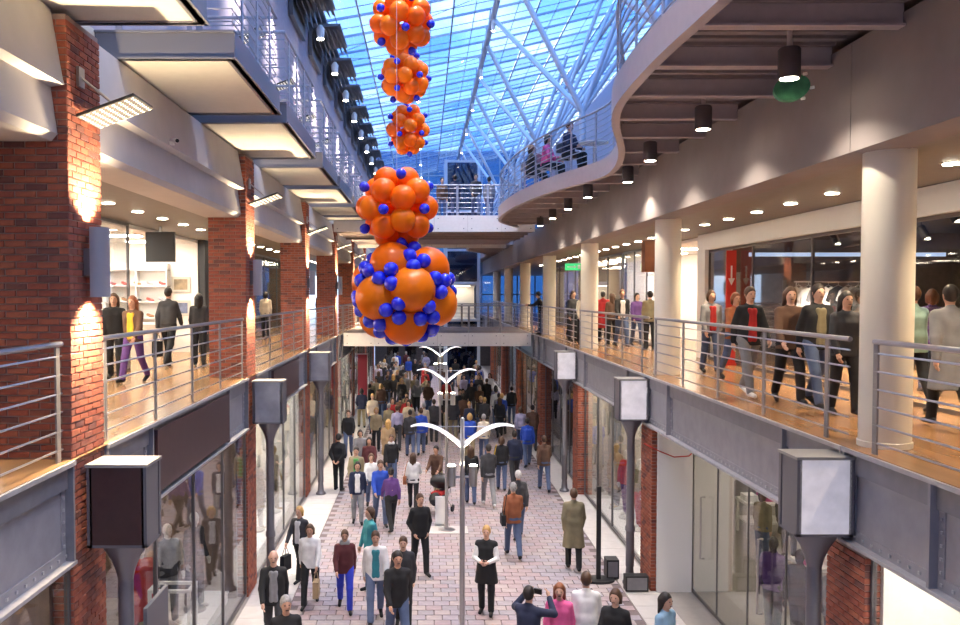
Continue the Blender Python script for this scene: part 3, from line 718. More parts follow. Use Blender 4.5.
# red banner with white arrow
t = empty('red_banner_sign', (7.05, 19.6, 5.05), 0, 'tall red banner sign with a white down arrow beside the dark shop', 'sign')
MB().box(-.11, .11, -.02, .02, -.6, 2.0).build('board', m_red, t); b = MB(); b.box(-.018, .018, -.028, -.021, 1.3, 1.65); b.prism([(-.075, 1.36), (.075, 1.36), (0, 1.2)], 'y', -.028, -.021); b.build('arrow', m_white, t)
b = MB(); b.box(-.13, .13, -.05, .05, -.65, -.6); b.build('base', m_red, t)
# orange-brown hanging box and exit signs on the right gallery
t = empty('hanging_sign_box', (6.15, 22.6, CEIL), 0, 'orange-brown box sign hanging in front of the right gallery shops', 'sign')
MB().box(-.36, .30, -.18, .18, -.95, -.12).build('box', mat('brown_sign', (.33, .12, .05), .5, var=.1), t)
for xx in (-.2, .2): MB().cyl((xx, 0, -.12), (xx, 0, 0), .012, 6).build('rod', m_inox, t)
def exit_sign(x, y, zt, drop, label):
    t = empty('exit_sign', (x, y, zt), 0, label, 'exit sign'); MB().box(-.32, .32, -.05, .05, -drop - .26, -drop).build('box', m_exit, t)
    b = MB(); b.box(-.24, .02, -.058, -.051, -drop - .15, -drop - .11); b.prism([(.02, -drop - .07), (.02, -drop - .19), (.12, -drop - .13)], 'y', -.058, -.051); b.box(.16, .26, -.058, -.051, -drop - .21, -drop - .05); b.build('pictogram', m_white, t)
    for xx in (-.2, .2): MB().cyl((xx, 0, -drop), (xx, 0, 0), .01, 6).build('rod', m_inox, t)
exit_sign(5.75, 33, CEIL, .35, 'green lit exit sign hanging in the right gallery')
exit_sign(-.85, 40.4, 4.02, .1, 'green lit exit sign under the gallery footbridge')
# white shoe shop fittings: shelves with shoes, screen, pictures
SHX, SHY = -8.95, 24.1
sh = empty('shoe_shelf', (SHX, SHY, MID), 0, 'tall white shelf unit displaying shoes in the left gallery shop', 'shelf')
MB().box(0, 1.75, -.06, -.02, 0, 2.5).build('back_panel', m_white, sh)
for z in (.5, .95, 1.4, 1.85, 2.3): MB().box(0, 1.75, -.36, -.06, z, z + .03).build('shelf_board', mat('shelf_grey', (.45, .43, .40), .5), sh)
for x in (0, .86, 1.72): MB().box(x, x + .03, -.36, -.06, 0, 2.5).build('upright', m_white, sh)
SC = [mat('shoe_tan', (.30, .15, .06), .5), mat('shoe_black', (.02, .02, .02), .3), mat('shoe_red', (.4, .04, .03), .4), mat('shoe_grey', (.25, .25, .27), .5)]
shoe_b = MB(); shoe_b.path([(0, -.13, .045), (0, -.08, .055), (0, .0, .06), (0, .06, .085), (0, .11, .095)], [.018, .036, .038, .04, .032], 10)
shoe_s = MB().prism([(-.035, -.14), (.035, -.14), (.042, -.05), (.034, .13), (-.034, .13), (-.042, -.05)], 'z', 0, .022)
shm = [shoe_b.mesh('upper', m, True) for m in SC]; shs = shoe_s.mesh('sole', m_white)
for r_, z in enumerate((.53, .98, 1.43, 1.88)):
    for i in range(5):
        c = random.randrange(4)
        t = empty('display_shoe', (SHX + .18 + .35 * i, SHY - .22, MID + z), R(70), f'{["tan", "black", "red", "grey"][c]} shoe, {["leftmost", "second from left", "middle", "fourth from left", "rightmost"][i]} on the {["lowest", "second", "third", "top"][r_]} shoe shelf', 'shoe', f'{["tan", "black", "red", "grey"][c]} shoes on shelf row {ordinal(r_)}')
        obj('upper', shm[c], t); obj('sole', shs, t)
t = empty('hanging_screen', (-6.02, 19.4, CEIL), 0, 'black flat screen hanging from the ceiling of the left gallery', 'screen')
MB().box(-.33, .33, -.04, .04, -.80, -.12).build('casing', m_black, t); MB().box(-.30, .30, -.045, -.04, -.77, -.15).build('display', m_black, t); MB().cyl((0, 0, -.12), (0, 0, 0), .03, 8).build('pole', m_inox, t)
for k, (x, z, c) in enumerate(((-6.92, 6.32, (.25, .18, .1)), (-6.92, 5.65, (.1, .12, .2)))):
    t = empty('framed_picture', (x, 24.13, z), 0, ['upper framed photograph on the white shoe shop wall', 'lower framed photograph on the white shoe shop wall'][k], 'picture')
    MB().box(-.26, .26, -.03, .01, -.22, .22).build('frame', mat('picture_frame', (.5, .45, .38), .4), t); MB().box(-.19, .19, -.036, -.03, -.15, .15).build('print', mat(f'picture_print_{k}', c, .4, var=.6, vscale=5), t)
t = empty('shop_counter', (-7.4, 22.4, MID), 0, 'pale counter with glass top inside the white shoe shop', 'counter')
MB().box(-.5, .5, -.25, .25, 0, .85).build('cabinet', m_bshop, t); MB().box(-.52, .52, -.27, .27, .85, .89).build('worktop', m_white, t)

# ================================================================== LANTERN POSTS
def lantern(x, y, front, label, k):
    t = empty('lantern_post', (x, y, 0), 0, label, 'lamp post')
    MB().lathe((0, 0, 0), [(.15, 0), (.15, .05), (.10, .10), (.075, .35), (.088, .38), (.083, 1.1), (.10, 1.12), (.10, 1.2), (.082, 1.24), (.078, 3.06)], 20).build('post', m_lanternS, t, True)
    MB().lathe((0, 0, 3.06), [(.078, 0), (.10, .10), (.15, .22), (.22, .34), (.23, .39)], 20).build('neck', m_lanternS, t, True)
    b = MB(); W, D, z0, z1 = .305, .24, 3.45, 4.28
    b.box(-W, W, -D, D, z0, z0 + .03); b.box(-W, -W + .05, -D, -D + .06, z0, z1); b.box(W - .05, W, -D, -D + .06, z0, z1); b.box(-W, -W + .05, D - .06, D, z0, z1); b.box(W - .05, W, D - .06, D, z0, z1)
    b.build('box_frame', m_lanternS, t)
    MB().box(-W - .012, W + .012, -D - .012, D + .012, z1, z1 + .03).build('lid', m_lantTop, t)
    MB().box(-W + .03, W - .03, -D + .0, -D + .012, z0 + .03, z1).build('front_panel', front, t)
    MB().box(-W + .03, W - .03, D - .012, D, z0 + .03, z1).build('rear_panel', m_lanternG, t)
    for s_ in (-1, 1):
        MB().box(min(s_ * (W - .012), s_ * W), max(s_ * (W - .012), s_ * W), -D + .06, D - .10, z0 + .03, z1).build('side_panel', m_lanternS, t)
        MB().box(min(s_ * (W - .03), s_ * (W - .02)), max(s_ * (W - .03), s_ * (W - .02)), D - .10, D - .06, z0 + .03, z1).build('slot', m_black, t)
    return t
LX, RX = -3.15, 4.28
for k in range(3):
    lantern(LX, LP[k] + .42, (m_brown, m_lanternG, m_lanternG, m_lantern, m_lantern)[k], f'box lantern on a steel post along the left shops, {nth(k)}' + (', dark brown face' if k == 0 else ''), k)
    lantern(RX, RC[k] + .05, m_lantern, f'box lantern with frosted white face along the right shops, {nth(k)}', k)
# grey angled heater panel beside the nearest lantern
t = empty('angled_panel', (-3.0, 9.3, 1.9), 0, 'grey angled metal panel on a bracket below the nearest left lantern', 'panel')
MB().prism([(-.02, 0), (.02, 0), (.02, .78), (-.02, .78)], 'y', -.3, .45).build('plate', m_lanternS, t)
MB().box(-.10, -.02, .0, .06, .2, .6).build('bracket', m_lanternS, t)
# floor boxes and stanchion at the second right lantern
t = empty('floor_speaker', (4.30, 17.15, 0), 0, 'black speaker box in front of the second right lantern post', 'speaker'); MB().box(-.23, .23, -.12, .10, .02, .33).build('cabinet', m_black, t); MB().box(-.20, .20, -.128, -.12, .05, .30).build('grille', m_steelD, t)
t = empty('floor_speaker', (3.98, 17.95, 0), 0, 'smaller black box on the floor behind the stanchion', 'speaker'); MB().box(-.13, .13, -.15, .15, .02, .42).build('cabinet', m_black, t); MB().box(-.10, .10, -.158, -.15, .06, .38).build('grille', m_steelD, t)
t = empty('stanchion', (3.66, 17.75, 0), 0, 'black stanchion post with oval foot on the right pavement', 'stanchion')
b = MB(); b.prism([(.34 * math.cos(i * math.pi / 16), .24 * math.sin(i * math.pi / 16)) for i in range(32)], 'z', 0, .045); b.build('foot', m_black, t); MB().box(-.045, .045, -.03, .03, .045, 2.0).build('post', m_black, t)
tag(MB().path([(4.40, 17.0, 3.05), (4.7, 16.96, 2.9), (5.0, 16.95, 2.78), (5.3, 16.96, 2.8), (5.36, 17.0, 2.84)], .012, 6).build('loose_cable', m_red, None, True), 'thin red cable looped across the white wall panel', 'cable')

# ================================================================== GULL-WING LAMPS
def gull(x, y, k):
    t = empty('gull_wing_lamp', (x, y, 0), 0, f'slim mall lamp post with two white gull-wing arms, {nth(k)}', 'lamp post')
    MB().lathe((0, 0, 0), [(.22, 0), (.22, .02), (.06, .04), (.042, .3), (.036, 3.2), (.03, 4.22), (.012, 4.24)], 14).build('mast', m_inox, t, True)
    if k == 1: MB().box(-.55, .55, -.35, .35, 0, .012).build('base_plate', m_strip, t)
    for s_ in (-1, 1):
        n = 14; vs, fs = [], []
        for i in range(n + 1):
            u = i / n; xx = .03 + .73 * u; z = 3.83 + .30 * math.sin(u * math.pi * .64); wd = .05 + .13 * math.sin(math.pi * (u * .86 + .1)); th = .055 * (1 - u * .7)
            for (yy, zz) in ((-wd, 0), (0, th), (wd, 0), (0, -th * .7)): vs.append((s_ * xx, yy, z + zz))
        for i in range(n):
            for q in range(4): fs.append((i * 4 + q, i * 4 + (q + 1) % 4, i * 4 + 4 + (q + 1) % 4, i * 4 + 4 + q))
        fs += [(0, 1, 2, 3), (n * 4 + 3, n * 4 + 2, n * 4 + 1, n * 4)]
        MB().add(vs, fs).build('wing', m_white, t, True)
        MB().cyl((s_ * .02, 0, 4.10), (s_ * .55, 0, 4.10), .006, 5).build('stay', m_inox, t)
        h = MB().cyl((s_ * .16, 0, 3.22), (s_ * .16, 0, 3.52), .062, 14).build('spot_head', m_inox, t, True)
        MB().lathe((s_ * .16, 0, 3.52), [(.055, 0), (.055, .015)], 12).build('glow_disc', m_lampS, h)
        MB().box(min(0, s_ * .12), max(0, s_ * .12), -.012, .012, 3.34, 3.37).build('arm', m_inox, t)
        spot(t, (s_ * .16, 0, 3.55), 60, WARMW, 80, .5, (R(180), 0, 0), .05)
for k, y in enumerate((12.45, 21.6, 30.8)): gull(.55, y, k)

# ================================================================== PILLAR LAMPS
for k, y0 in enumerate(LP[:6]):
    yc = y0 + .45
    t = empty('wall_sconce', (XL, yc, 6.02), 0, f'grey half-round up-and-down wall lamp on the left brick pillar {nth(k)}', 'wall lamp')
    MB().box(0, .07, -.10, .10, .22, .50).build('back_plate', m_lanternS, t)
    b = MB(); P = [(.07 + .0 , -.12)] + [(.10 + .13 * math.sin(a), -.12 * math.cos(a)) for a in [i * math.pi / 12 for i in range(13)]] + [(.07, .12)]
    Q = [(p[0] * .92 + .01, p[1] * .9) for p in P]; n = len(P)
    vs = [(x, y, 0) for x, y in P] + [(x, y, .72) for x, y in P] + [(x, y, 0) for x, y in Q] + [(x, y, .72) for x, y in Q]
    fs = []
    for i in range(n):
        j = (i + 1) % n; fs += [(i, j, n + j, n + i), (2 * n + i, 3 * n + i, 3 * n + j, 2 * n + j), (i, 2 * n + i, 2 * n + j, j), (n + i, n + j, 3 * n + j, 3 * n + i)]
    b.add(vs, fs); b.build('shade', mat('sconce_shade', (.36, .36, .40), .4, .3), t, True)
    MB().lathe((.12, 0, .33), [(.08, 0), (.08, .05)], 12).build('bulb', m_lamp, t)
    spot(t, (.16, 0, .715), 330, (1, .76, .47), 128, .8, (R(180), 0, 0), .05); spot(t, (.16, 0, .005), 330, (1, .76, .47), 128, .8, (0, 0, 0), .05)
def led_lamp(x, y, z, label, s=1.0):
    t = empty('led_panel_lamp', (x, y, z), 0, label, 'lamp')
    MB().box(0, .03, -.07, .07, .20, .40).build('wall_plate', m_inox, t)
    MB().cyl((.02, 0, .30), (.33, .12, .04), .014, 8).build('arm', m_inox, t)
    def pl(u, v, h): return (.02 + u * .58 - h * .33, -.12 + v * .6, -.12 + u * .21 + h * .94)
    b = MB(); b.add([pl(u, v, h) for h in (0, .03) for (u, v) in ((0, 0), (1, 0), (1, 1), (0, 1))], [(3, 2, 1, 0), (4, 5, 6, 7), (0, 1, 5, 4), (1, 2, 6, 5), (2, 3, 7, 6), (3, 0, 4, 7)]); b.build('panel', mat('led_panel_metal', (.045, .043, .04), .5, .1), t)
    g = MB()
    for i in range(9):
        for j in range(9):
            u, v = (i + .5) / 9, (j + .5) / 9; e = .022 ; g.add([pl(u - e, v - e, -.008), pl(u + e, v - e, -.008), pl(u + e, v + e, -.008), pl(u - e, v + e, -.008)], [(0, 1, 2, 3)])
    tag(g.build('leds', mat('led_glow', (1, .95, .85), .5, emit=.9, ecol=(1, .93, .8)), t), kind='stuff')
    return t
for k, y0 in enumerate(LP[:5]): led_lamp(XL, y0 + .30, 7.95, f'flat LED panel lamp on an arm, left brick pillar {nth(k)}')
for k in range(9): led_lamp(-3.95, 13.5 + 4.16 * k, 11.4, f'flat LED panel lamp on the upper left wall above the balconies, {nth(k)}')

# ================================================================== BALLOONS
bm_ = bmesh.new(); bmesh.ops.create_icosphere(bm_, subdivisions=3, radius=1)
for v in bm_.verts:
    if v.co.z < 0: f = 1 - .10 * v.co.z * v.co.z; v.co.x *= f; v.co.y *= f; v.co.z *= 1.10
bmesh.ops.create_cone(bm_, segments=8, radius1=.10, radius2=.03, depth=.12, matrix=Matrix.Translation((0, 0, -1.13)), cap_ends=True)
def translucent(m, f):
    n = m.node_tree.nodes; l = m.node_tree.links; b = n['Principled BSDF']; o = n['Material Output']; tr = n.new('ShaderNodeBsdfTranslucent'); mx = n.new('ShaderNodeMixShader')
    tr.inputs['Color'].default_value = b.inputs['Base Color'].default_value; mx.inputs['Fac'].default_value = f
    l.new(b.outputs[0], mx.inputs[1]); l.new(tr.outputs[0], mx.inputs[2]); l.new(mx.outputs[0], o.inputs['Surface'])
translucent(m_orange, .32); translucent(m_orange2, .32)
def bal_me(m):
    me = bpy.data.meshes.new('balloon'); bm_.to_mesh(me); me.materials.append(m); me.polygons.foreach_set('use_smooth', [True] * len(me.polygons)); return me
BO, BO2, BB = bal_me(m_orange), bal_me(m_orange2), bal_me(m_blue)
ph = (1 + 5 ** .5) / 2
ICO = [Vector(v).normalized() for v in [(0, 1, ph), (0, -1, ph), (0, 1, -ph), (0, -1, -ph), (1, ph, 0), (-1, ph, 0), (1, -ph, 0), (-1, -ph, 0), (ph, 0, 1), (-ph, 0, 1), (ph, 0, -1), (-ph, 0, -1)]]
FACES = []
for a in range(12):
    for b in range(a + 1, 12):
        for c in range(b + 1, 12):
            if ICO[a].dot(ICO[b]) > .4 and ICO[b].dot(ICO[c]) > .4 and ICO[a].dot(ICO[c]) > .4: FACES.append((ICO[a] + ICO[b] + ICO[c]).normalized())
def put(me, t, p, r):
    d = Vector(p); q = Vector((0, 0, -1)).rotation_difference(-d.normalized()) if d.length > 0 else Matrix.Identity(3).to_quaternion()
    o = obj('balloon', me, t, tuple(d), tuple(q.to_euler()), (r, r, r)); return o
def cluster(px, py, d, Rr, kind, label, rot, zst=1.0, ztop=None):
    x = (px - 425) * d / FPX; z = EYE + (294 - py) * d / FPX
    t = empty('balloon_cluster', (x, d, z), 0, label, 'balloons', 'orange and blue balloon clusters hung over the mall')
    M = Matrix.Rotation(R(rot[0]), 3, 'X') @ Matrix.Rotation(R(rot[1]), 3, 'Z')
    if kind == 'big':           # one big balloon faces the street, a ring of five around it
        dv = Vector((.26, -.95, .10)).normalized(); M = ICO[1].rotation_difference(dv).to_matrix(); nb = M @ ICO[6]
        rx = dv.cross(Vector((0, 0, 1))).normalized() * -1; a0 = math.atan2(nb.z, nb.dot(rx)); M = Matrix.Rotation((R(-100) - a0) * -1, 3, dv) @ M
    if kind == 'big':
        for v in ICO: put(random.choice((BO, BO2)), t, M @ v * (Rr * .62), Rr * .42)
        for f in FACES:
            u = M @ f; a = u.orthogonal().normalized(); b = u.cross(a); n = 3; ph_ = random.random() * 6
            for i in range(n): put(BB, t, u * Rr * .84 + (a * math.cos(ph_ + i * 2.1) + b * math.sin(ph_ + i * 2.1)) * Rr * .155, Rr * .135)
    else:
        for f in FACES:
            u = M @ f; u = Vector((u.x, u.y, u.z * zst)); put(random.choice((BO, BO2)), t, u * Rr * .70, Rr * .305)
        for v in ICO:
            u = M @ v; u = Vector((u.x, u.y, u.z * zst)); put(BB, t, u * Rr * .93, Rr * .125)
    if ztop: MB().cyl((0, 0, Rr * .5), (0, 0, ztop - z), .003, 5).build('string', m_white, t)
    return t
cluster(404, 293, 11.0, .70, 'big', 'big cluster of large orange and small blue balloons, lowest of all', (14, 20), ztop=7.05)
cluster(397, 208, 11.0, .535, 'sm', 'orange balloon ball directly above the big balloon cluster', (8, 14), 1.02, ztop=16.35)
cluster(402, 26, 15.0, .575, 'sm', 'highest orange balloon ball against the glass roof', (25, 40), .98, ztop=16.3)
cluster(405, 80, 18.6, .565, 'sm', 'orange balloon ball second from the top', (5, 70), 1.0, ztop=16.3)
cluster(408, 131, 24.6, .64, 'sm', 'orange balloon ball third from the top, taller than wide', (18, 10), 1.25, ztop=16.3)
# green oval disc under the deck
t = empty('green_disc_lamp', (4.08, 9.55, 8.34), 0, 'tilted green oval disc hanging under the wavy deck on the right', 'disc')
b = MB(); b.prism([(.205 * math.cos(i * math.pi / 16), .15 * math.sin(i * math.pi / 16)) for i in range(32)], 'y', -.025, .025); o = b.build('disc', m_green, t); o.rotation_euler = (R(-15), R(-22), 0)
for (xx, zz) in ((.12, .15), (.2, .0), (.1, -.12)): MB().cyl((xx, -.02, zz), (xx + .03, -.05, zz), .018, 8).build('clip', m_white, t)
MB().cyl((0, 0, .1), (0, 0, .53), .008, 6).build('wire', m_inox, t)
# hanging maroon banner far left
t = empty('maroon_banner', (-2.95, 40, 1.2), 0, 'tall maroon banner beside the far left shops under the footbridge', 'banner')
MB().box(-.22, .22, -.02, .02, 0, 2.0).build('cloth', mat('maroon_cloth', (.25, .015, .03), .6), t); MB().box(-.26, .26, -.03, .03, 2.0, 2.05).build('top_bar', m_inox, t); MB().cyl((.24, 0, -1.2), (.24, 0, 2.05), .02, 8).build('pole', m_inox, t)

# ================================================================== PEOPLE
def surface_nets(F, org, h):
    ins = F < 0
    nx, ny, nz = F.shape
    cnt = np.zeros((nx - 1, ny - 1, nz - 1), np.int8)
    cs = [(i, j, k) for i in (0, 1) for j in (0, 1) for k in (0, 1)]
    def sl(A, c): return A[c[0]:c[0] + nx - 1, c[1]:c[1] + ny - 1, c[2]:c[2] + nz - 1]
    for c in cs: cnt += sl(ins, c)
    act = np.argwhere((cnt > 0) & (cnt < 8))
    idx = -np.ones(cnt.shape, np.int64); idx[tuple(act.T)] = np.arange(len(act))
    acc = np.zeros((len(act), 3)); num = np.zeros(len(act))
    for a in cs:
        for ax in range(3):
            if a[ax]: continue
            b = list(a); b[ax] = 1
            fa = F[act[:, 0] + a[0], act[:, 1] + a[1], act[:, 2] + a[2]]; fb = F[act[:, 0] + b[0], act[:, 1] + b[1], act[:, 2] + b[2]]
            m = (fa < 0) != (fb < 0); t = np.where(m, fa / np.where(m, fa - fb, 1), 0)
            p = np.tile(np.array(a, float), (len(act), 1)); p[:, ax] += t; acc += p * m[:, None]; num += m
    V = (act + acc / num[:, None]) * h + org
    quads = []
    for ax in range(3):
        u, v = (ax + 1) % 3, (ax + 2) % 3
        s0 = [slice(None)] * 3; s1 = [slice(None)] * 3; s0[ax] = slice(0, -1); s1[ax] = slice(1, None)
        A = ins[tuple(s0)]; B = ins[tuple(s1)]; e = np.argwhere(A != B)
        ok = (e[:, u] > 0) & (e[:, v] > 0) & (e[:, u] < F.shape[u] - 1) & (e[:, v] < F.shape[v] - 1); e = e[ok]
        if not len(e): continue
        flip = A[tuple(e.T)]
        q = []
        for du, dv in ((-1, -1), (0, -1), (0, 0), (-1, 0)):
            c = e.copy(); c[:, u] += du; c[:, v] += dv; q.append(idx[tuple(c.T)])
        q = np.stack(q, 1); q[~flip] = q[~flip][:, ::-1]; quads.append(q)
    return V, np.concatenate(quads)
class SDF:
    """smooth union of tapered capsules / ellipsoids; every item carries its own blend radius"""
    def __init__(s): s.it = []; s.cut = []
    def cap(s, a, b, ra, rb=None, k=.03): s.it.append(('c', np.array(a, float), np.array(b, float), ra, ra if rb is None else rb, k)); return s
    def ell(s, c, r, k=.03): s.it.append(('e', np.array(c, float), np.array(r, float), 0, 0, k)); return s
    def plane(s, p, n): s.cut.append((np.array(p, float), np.array(n, float))); return s
    def mesh(s, h, name):
        lo = np.full(3, 9.); hi = np.full(3, -9.)
        for t, a, b, ra, rb, k in s.it:
            if t == 'c':
                lo = np.minimum(lo, np.minimum(a - ra, b - rb)); hi = np.maximum(hi, np.maximum(a + ra, b + rb))
            else: lo = np.minimum(lo, a - b); hi = np.maximum(hi, a + b)
        lo -= 3 * h; hi += 3 * h
        n = np.ceil((hi - lo) / h).astype(int) + 1
        P = np.stack(np.meshgrid(*[lo[i] + h * np.arange(n[i]) for i in range(3)], indexing='ij'), -1).astype(np.float32)
        D = np.full(P.shape[:3], 9., np.float32)
        for t, a, b, ra, rb, k in s.it:
            if t == 'c':
                ba = b - a; L = max(float(ba @ ba), 1e-9); q = P - a; u = np.clip((q @ ba) / L, 0, 1)
                d = np.linalg.norm(q - u[..., None] * ba, axis=-1) - (ra + (rb - ra) * u)
            else:
                q = (P - a) / b; l = np.linalg.norm(q, axis=-1); d = (l - 1) * float(b.min()) if 0 else l * (l - 1) / np.maximum(np.linalg.norm(q / b, axis=-1), 1e-6)
            hh = np.clip(.5 + .5 * (D - d) / k, 0, 1); D = D * (1 - hh) + d * hh - k * hh * (1 - hh)
        for p, nn in s.cut: D = np.maximum(D, (P - p) @ nn)
        V, Q = surface_nets(D, lo, h)
        me = bpy.data.meshes.new(name); me.vertices.add(len(V)); me.vertices.foreach_set('co', V.ravel())
        me.loops.add(Q.size); me.loops.foreach_set('vertex_index', Q.ravel().astype(np.int32))
        me.polygons.add(len(Q)); me.polygons.foreach_set('loop_start', np.arange(0, Q.size, 4, dtype=np.int32)); me.polygons.foreach_set('loop_total', np.full(len(Q), 4, np.int32))
        me.polygons.foreach_set('use_smooth', np.ones(len(Q), bool)); me.update(calc_edges=True); me.validate(); return me
def V3(*a): return np.array(a, float)
POSES = {   # legs: (thigh angle, shin angle) left,right ; arms: (pitch, abduct, forearm pitch, forearm inward) left,right ; lean
 'walk':   dict(legs=((24, 10), (-16, -34)), arms=((-22, 8, -6, 0), (24, 8, 42, .1)), lean=2),
 'walk2':  dict(legs=((-14, -36), (22, 14)), arms=((22, 9, 38, .1), (-20, 9, -4, 0)), lean=2),
 'stroll': dict(legs=((12, 3), (-8, -18)), arms=((-10, 10, 6, .05), (10, 10, 22, .1)), lean=1),
 'stand':  dict(legs=((3, 1), (-2, -4)), arms=((2, 8, 10, .05), (-2, 8, 8, .05)), lean=0),
 'pocket': dict(legs=((14, 4), (-10, -20)), arms=((-14, 16, 30, .35), (-12, 16, 30, .35)), lean=0),
 'folded': dict(legs=((5, 2), (-5, -10)), arms=((18, 14, 82, .75), (18, 14, 84, .72)), lean=0),
 'carry':  dict(legs=((16, 6), (-12, -26)), arms=((-4, 10, 2, 0), (20, 12, 80, .25)), lean=1),
 'photo':  dict(legs=((3, 1), (-3, -5)), arms=((72, 34, 150, .55), (72, 34, 150, .55)), lean=0),
 'push':   dict(legs=((18, 8), (-14, -28)), arms=((28, 8, 66, .05), (28, 8, 66, .05)), lean=7),
 'lean':   dict(legs=((2, 1), (-10, -14)), arms=((46, 8, 88, .2), (46, 8, 88, .2)), lean=12),
 'sit':    dict(legs=((86, 4), (84, 8)), arms=((20, 10, 70, .3), (24, 10, 80, .3)), lean=4),
 'display': dict(legs=((5, 2), (-4, -6)), arms=((-6, 14, 30, 0), (6, 16, 6, 0)), lean=0),
 'behind': dict(legs=((2, 1), (-2, -3)), arms=((-20, 16, -32, .65), (-20, 16, -32, .65)), lean=0),
}
def skel(pose):
    p = POSES[pose]; J = {}; r = R
    for i, s in enumerate((1, -1)):
        th, sh = r(p['legs'][i][0]), r(p['legs'][i][1])
        H = V3(s * .095, 0, .93); K = H + .43 * V3(s * .02, -math.sin(th), -math.cos(th)); A = K + .41 * V3(0, -math.sin(sh), -math.cos(sh))
        ft = min(0, sh * .8) if pose != 'sit' else 0
        f = V3(s * .12, -math.cos(ft), math.sin(ft)); J['leg', i] = (H, K, A, A + V3(0, .035, -.045), A + f * .15 + V3(0, 0, -.062))
    lo = min(min(J['leg', i][4][2], J['leg', i][3][2]) for i in (0, 1)) - .035
    le = r(p['lean'])
    def up(v): v = np.array(v, float); z = v[2] - .95; return V3(v[0], v[1] - math.sin(le) * max(z, 0), v[2] - (1 - math.cos(le)) * max(z, 0))
    J['up'] = up
    for i, s in enumerate((1, -1)):
        a, ab, fb, inn = p['arms'][i]; a, ab, fb = r(a), r(ab), r(fb)
        Sh = up((s * .160, .0, 1.405)); E = Sh + .285 * V3(s * math.sin(ab), -math.sin(a) * math.cos(ab), -math.cos(a) * math.cos(ab))
        fd = V3(-s * inn, -math.sin(fb), -math.cos(fb)); fd /= np.linalg.norm(fd); W = E + .25 * fd
        J['arm', i] = (Sh, E, W, fd)
    J['lo'] = lo; return J
_MC = {}
SK = {k: skel(k) for k in POSES}
def shift(me, dz):
    n = len(me.vertices); co = np.empty(n * 3); me.vertices.foreach_get('co', co); co[2::3] += dz; me.vertices.foreach_set('co', co); me.update()
def fingers(J):
    b = MB()
    for i, s in enumerate((1, -1)):
        Sh, E, W, fd = J['arm', i]; fd = Vector(fd); inn = Vector((-s, 0, 0)); inn = (inn - fd * inn.dot(fd)).normalized(); lat = fd.cross(inn)
        if lat.y > 0: lat = -lat
        base = Vector(W) + fd * .085
        for j, L in enumerate((.078, .086, .08, .064)):
            o = base + lat * (.033 - j * .021); p1 = o + fd * L * .5 + inn * .006; p2 = p1 + (fd * .8 + inn * .6).normalized() * L * .5
            b.path([o - fd * .02, o, p1, p2], [.0095, .010, .009, .0065], 6)
        o = Vector(W) + fd * .03 + lat * .035; b.path([o - lat * .02, o + lat * .02 + fd * .025, o + lat * .03 + fd * .06 + inn * .012], [.012, .011, .008], 6)
    return b
def body_mesh(pose, h):
    key = ('body', pose, h)
    if key in _MC: return _MC[key]
    J = SK[pose]; up = J['up']; s = SDF()
    s.cap(up((0, .015, 1.0)), up((0, .01, 1.15)), .09, .09, .05)
    for q in (-1, 1):
        s.cap(up((q * .05, .0, 1.12)), up((q * .068, 0, 1.32)), .09, .098, .06); s.cap(up((q * .05, .02, .95)), up((q * .07, .02, 1.0)), .10, .10, .05)
        s.cap(up((q * .03, .0, 1.435)), up((q * .148, 0, 1.405)), .055, .05, .05)
    s.cap(up((0, .01, 1.42)), up((0, -.012, 1.57)), .058, .05, .035)
    s.ell(up((0, -.005, 1.655)), (.076, .096, .112), .02); s.cap(up((0, -.035, 1.60)), up((0, -.06, 1.572)), .052, .036, .03)
    s.cap(up((0, -.098, 1.655)), up((0, -.116, 1.622)), .009, .014, .012)
    for q in (-1, 1): s.cap(up((q * .078, .008, 1.66)), up((q * .08, .01, 1.625)), .015, .012, .012)
    for i in (0, 1):
        H, K, A, he, to = J['leg', i]
        s.cap(H, K, .086, .056, .04); s.cap(K, K + (A - K) * .35, .056, .058, .03); s.cap(K + (A - K) * .3, A, .055, .036, .03); s.cap(he, to, .034, .032, .02)
        Sh, E, W, fd = J['arm', i]; s.cap(Sh, E, .052, .040, .04); s.cap(E, W, .041, .027, .02); s.cap(W, W + fd * .08, .028, .033, .015)
    me = s.mesh(h, 'body')
    b = MB(); b.v = []; nv = len(me.vertices)
    bm = bmesh.new(); bm.from_mesh(me)
    f = fingers(J); f1 = f.mesh('tmp', []); bm.from_mesh(f1)
    n0 = len(bm.faces)
    e = MB()
    for q in (-1, 1): c = up((q * .031, -.094, 1.658)); e.lathe(tuple(c), [(.003, -.010), (.011, -.004), (.011, .004), (.003, .010)], 6)
    c = up((0, -.100, 1.588)); e.cbox(tuple(c), (.044, .012, .010))
    e1 = e.mesh('tmp', []); bm.from_mesh(e1)
    bm.faces.ensure_lookup_table()
    for fc in bm.faces[n0:]: fc.material_index = 1
    bm.to_mesh(me); bm.free(); shift(me, -J['lo'])
    me.materials.append(None); me.materials.append(mat('face_dark', (.05, .025, .02), .4)); _MC[key] = me; return me
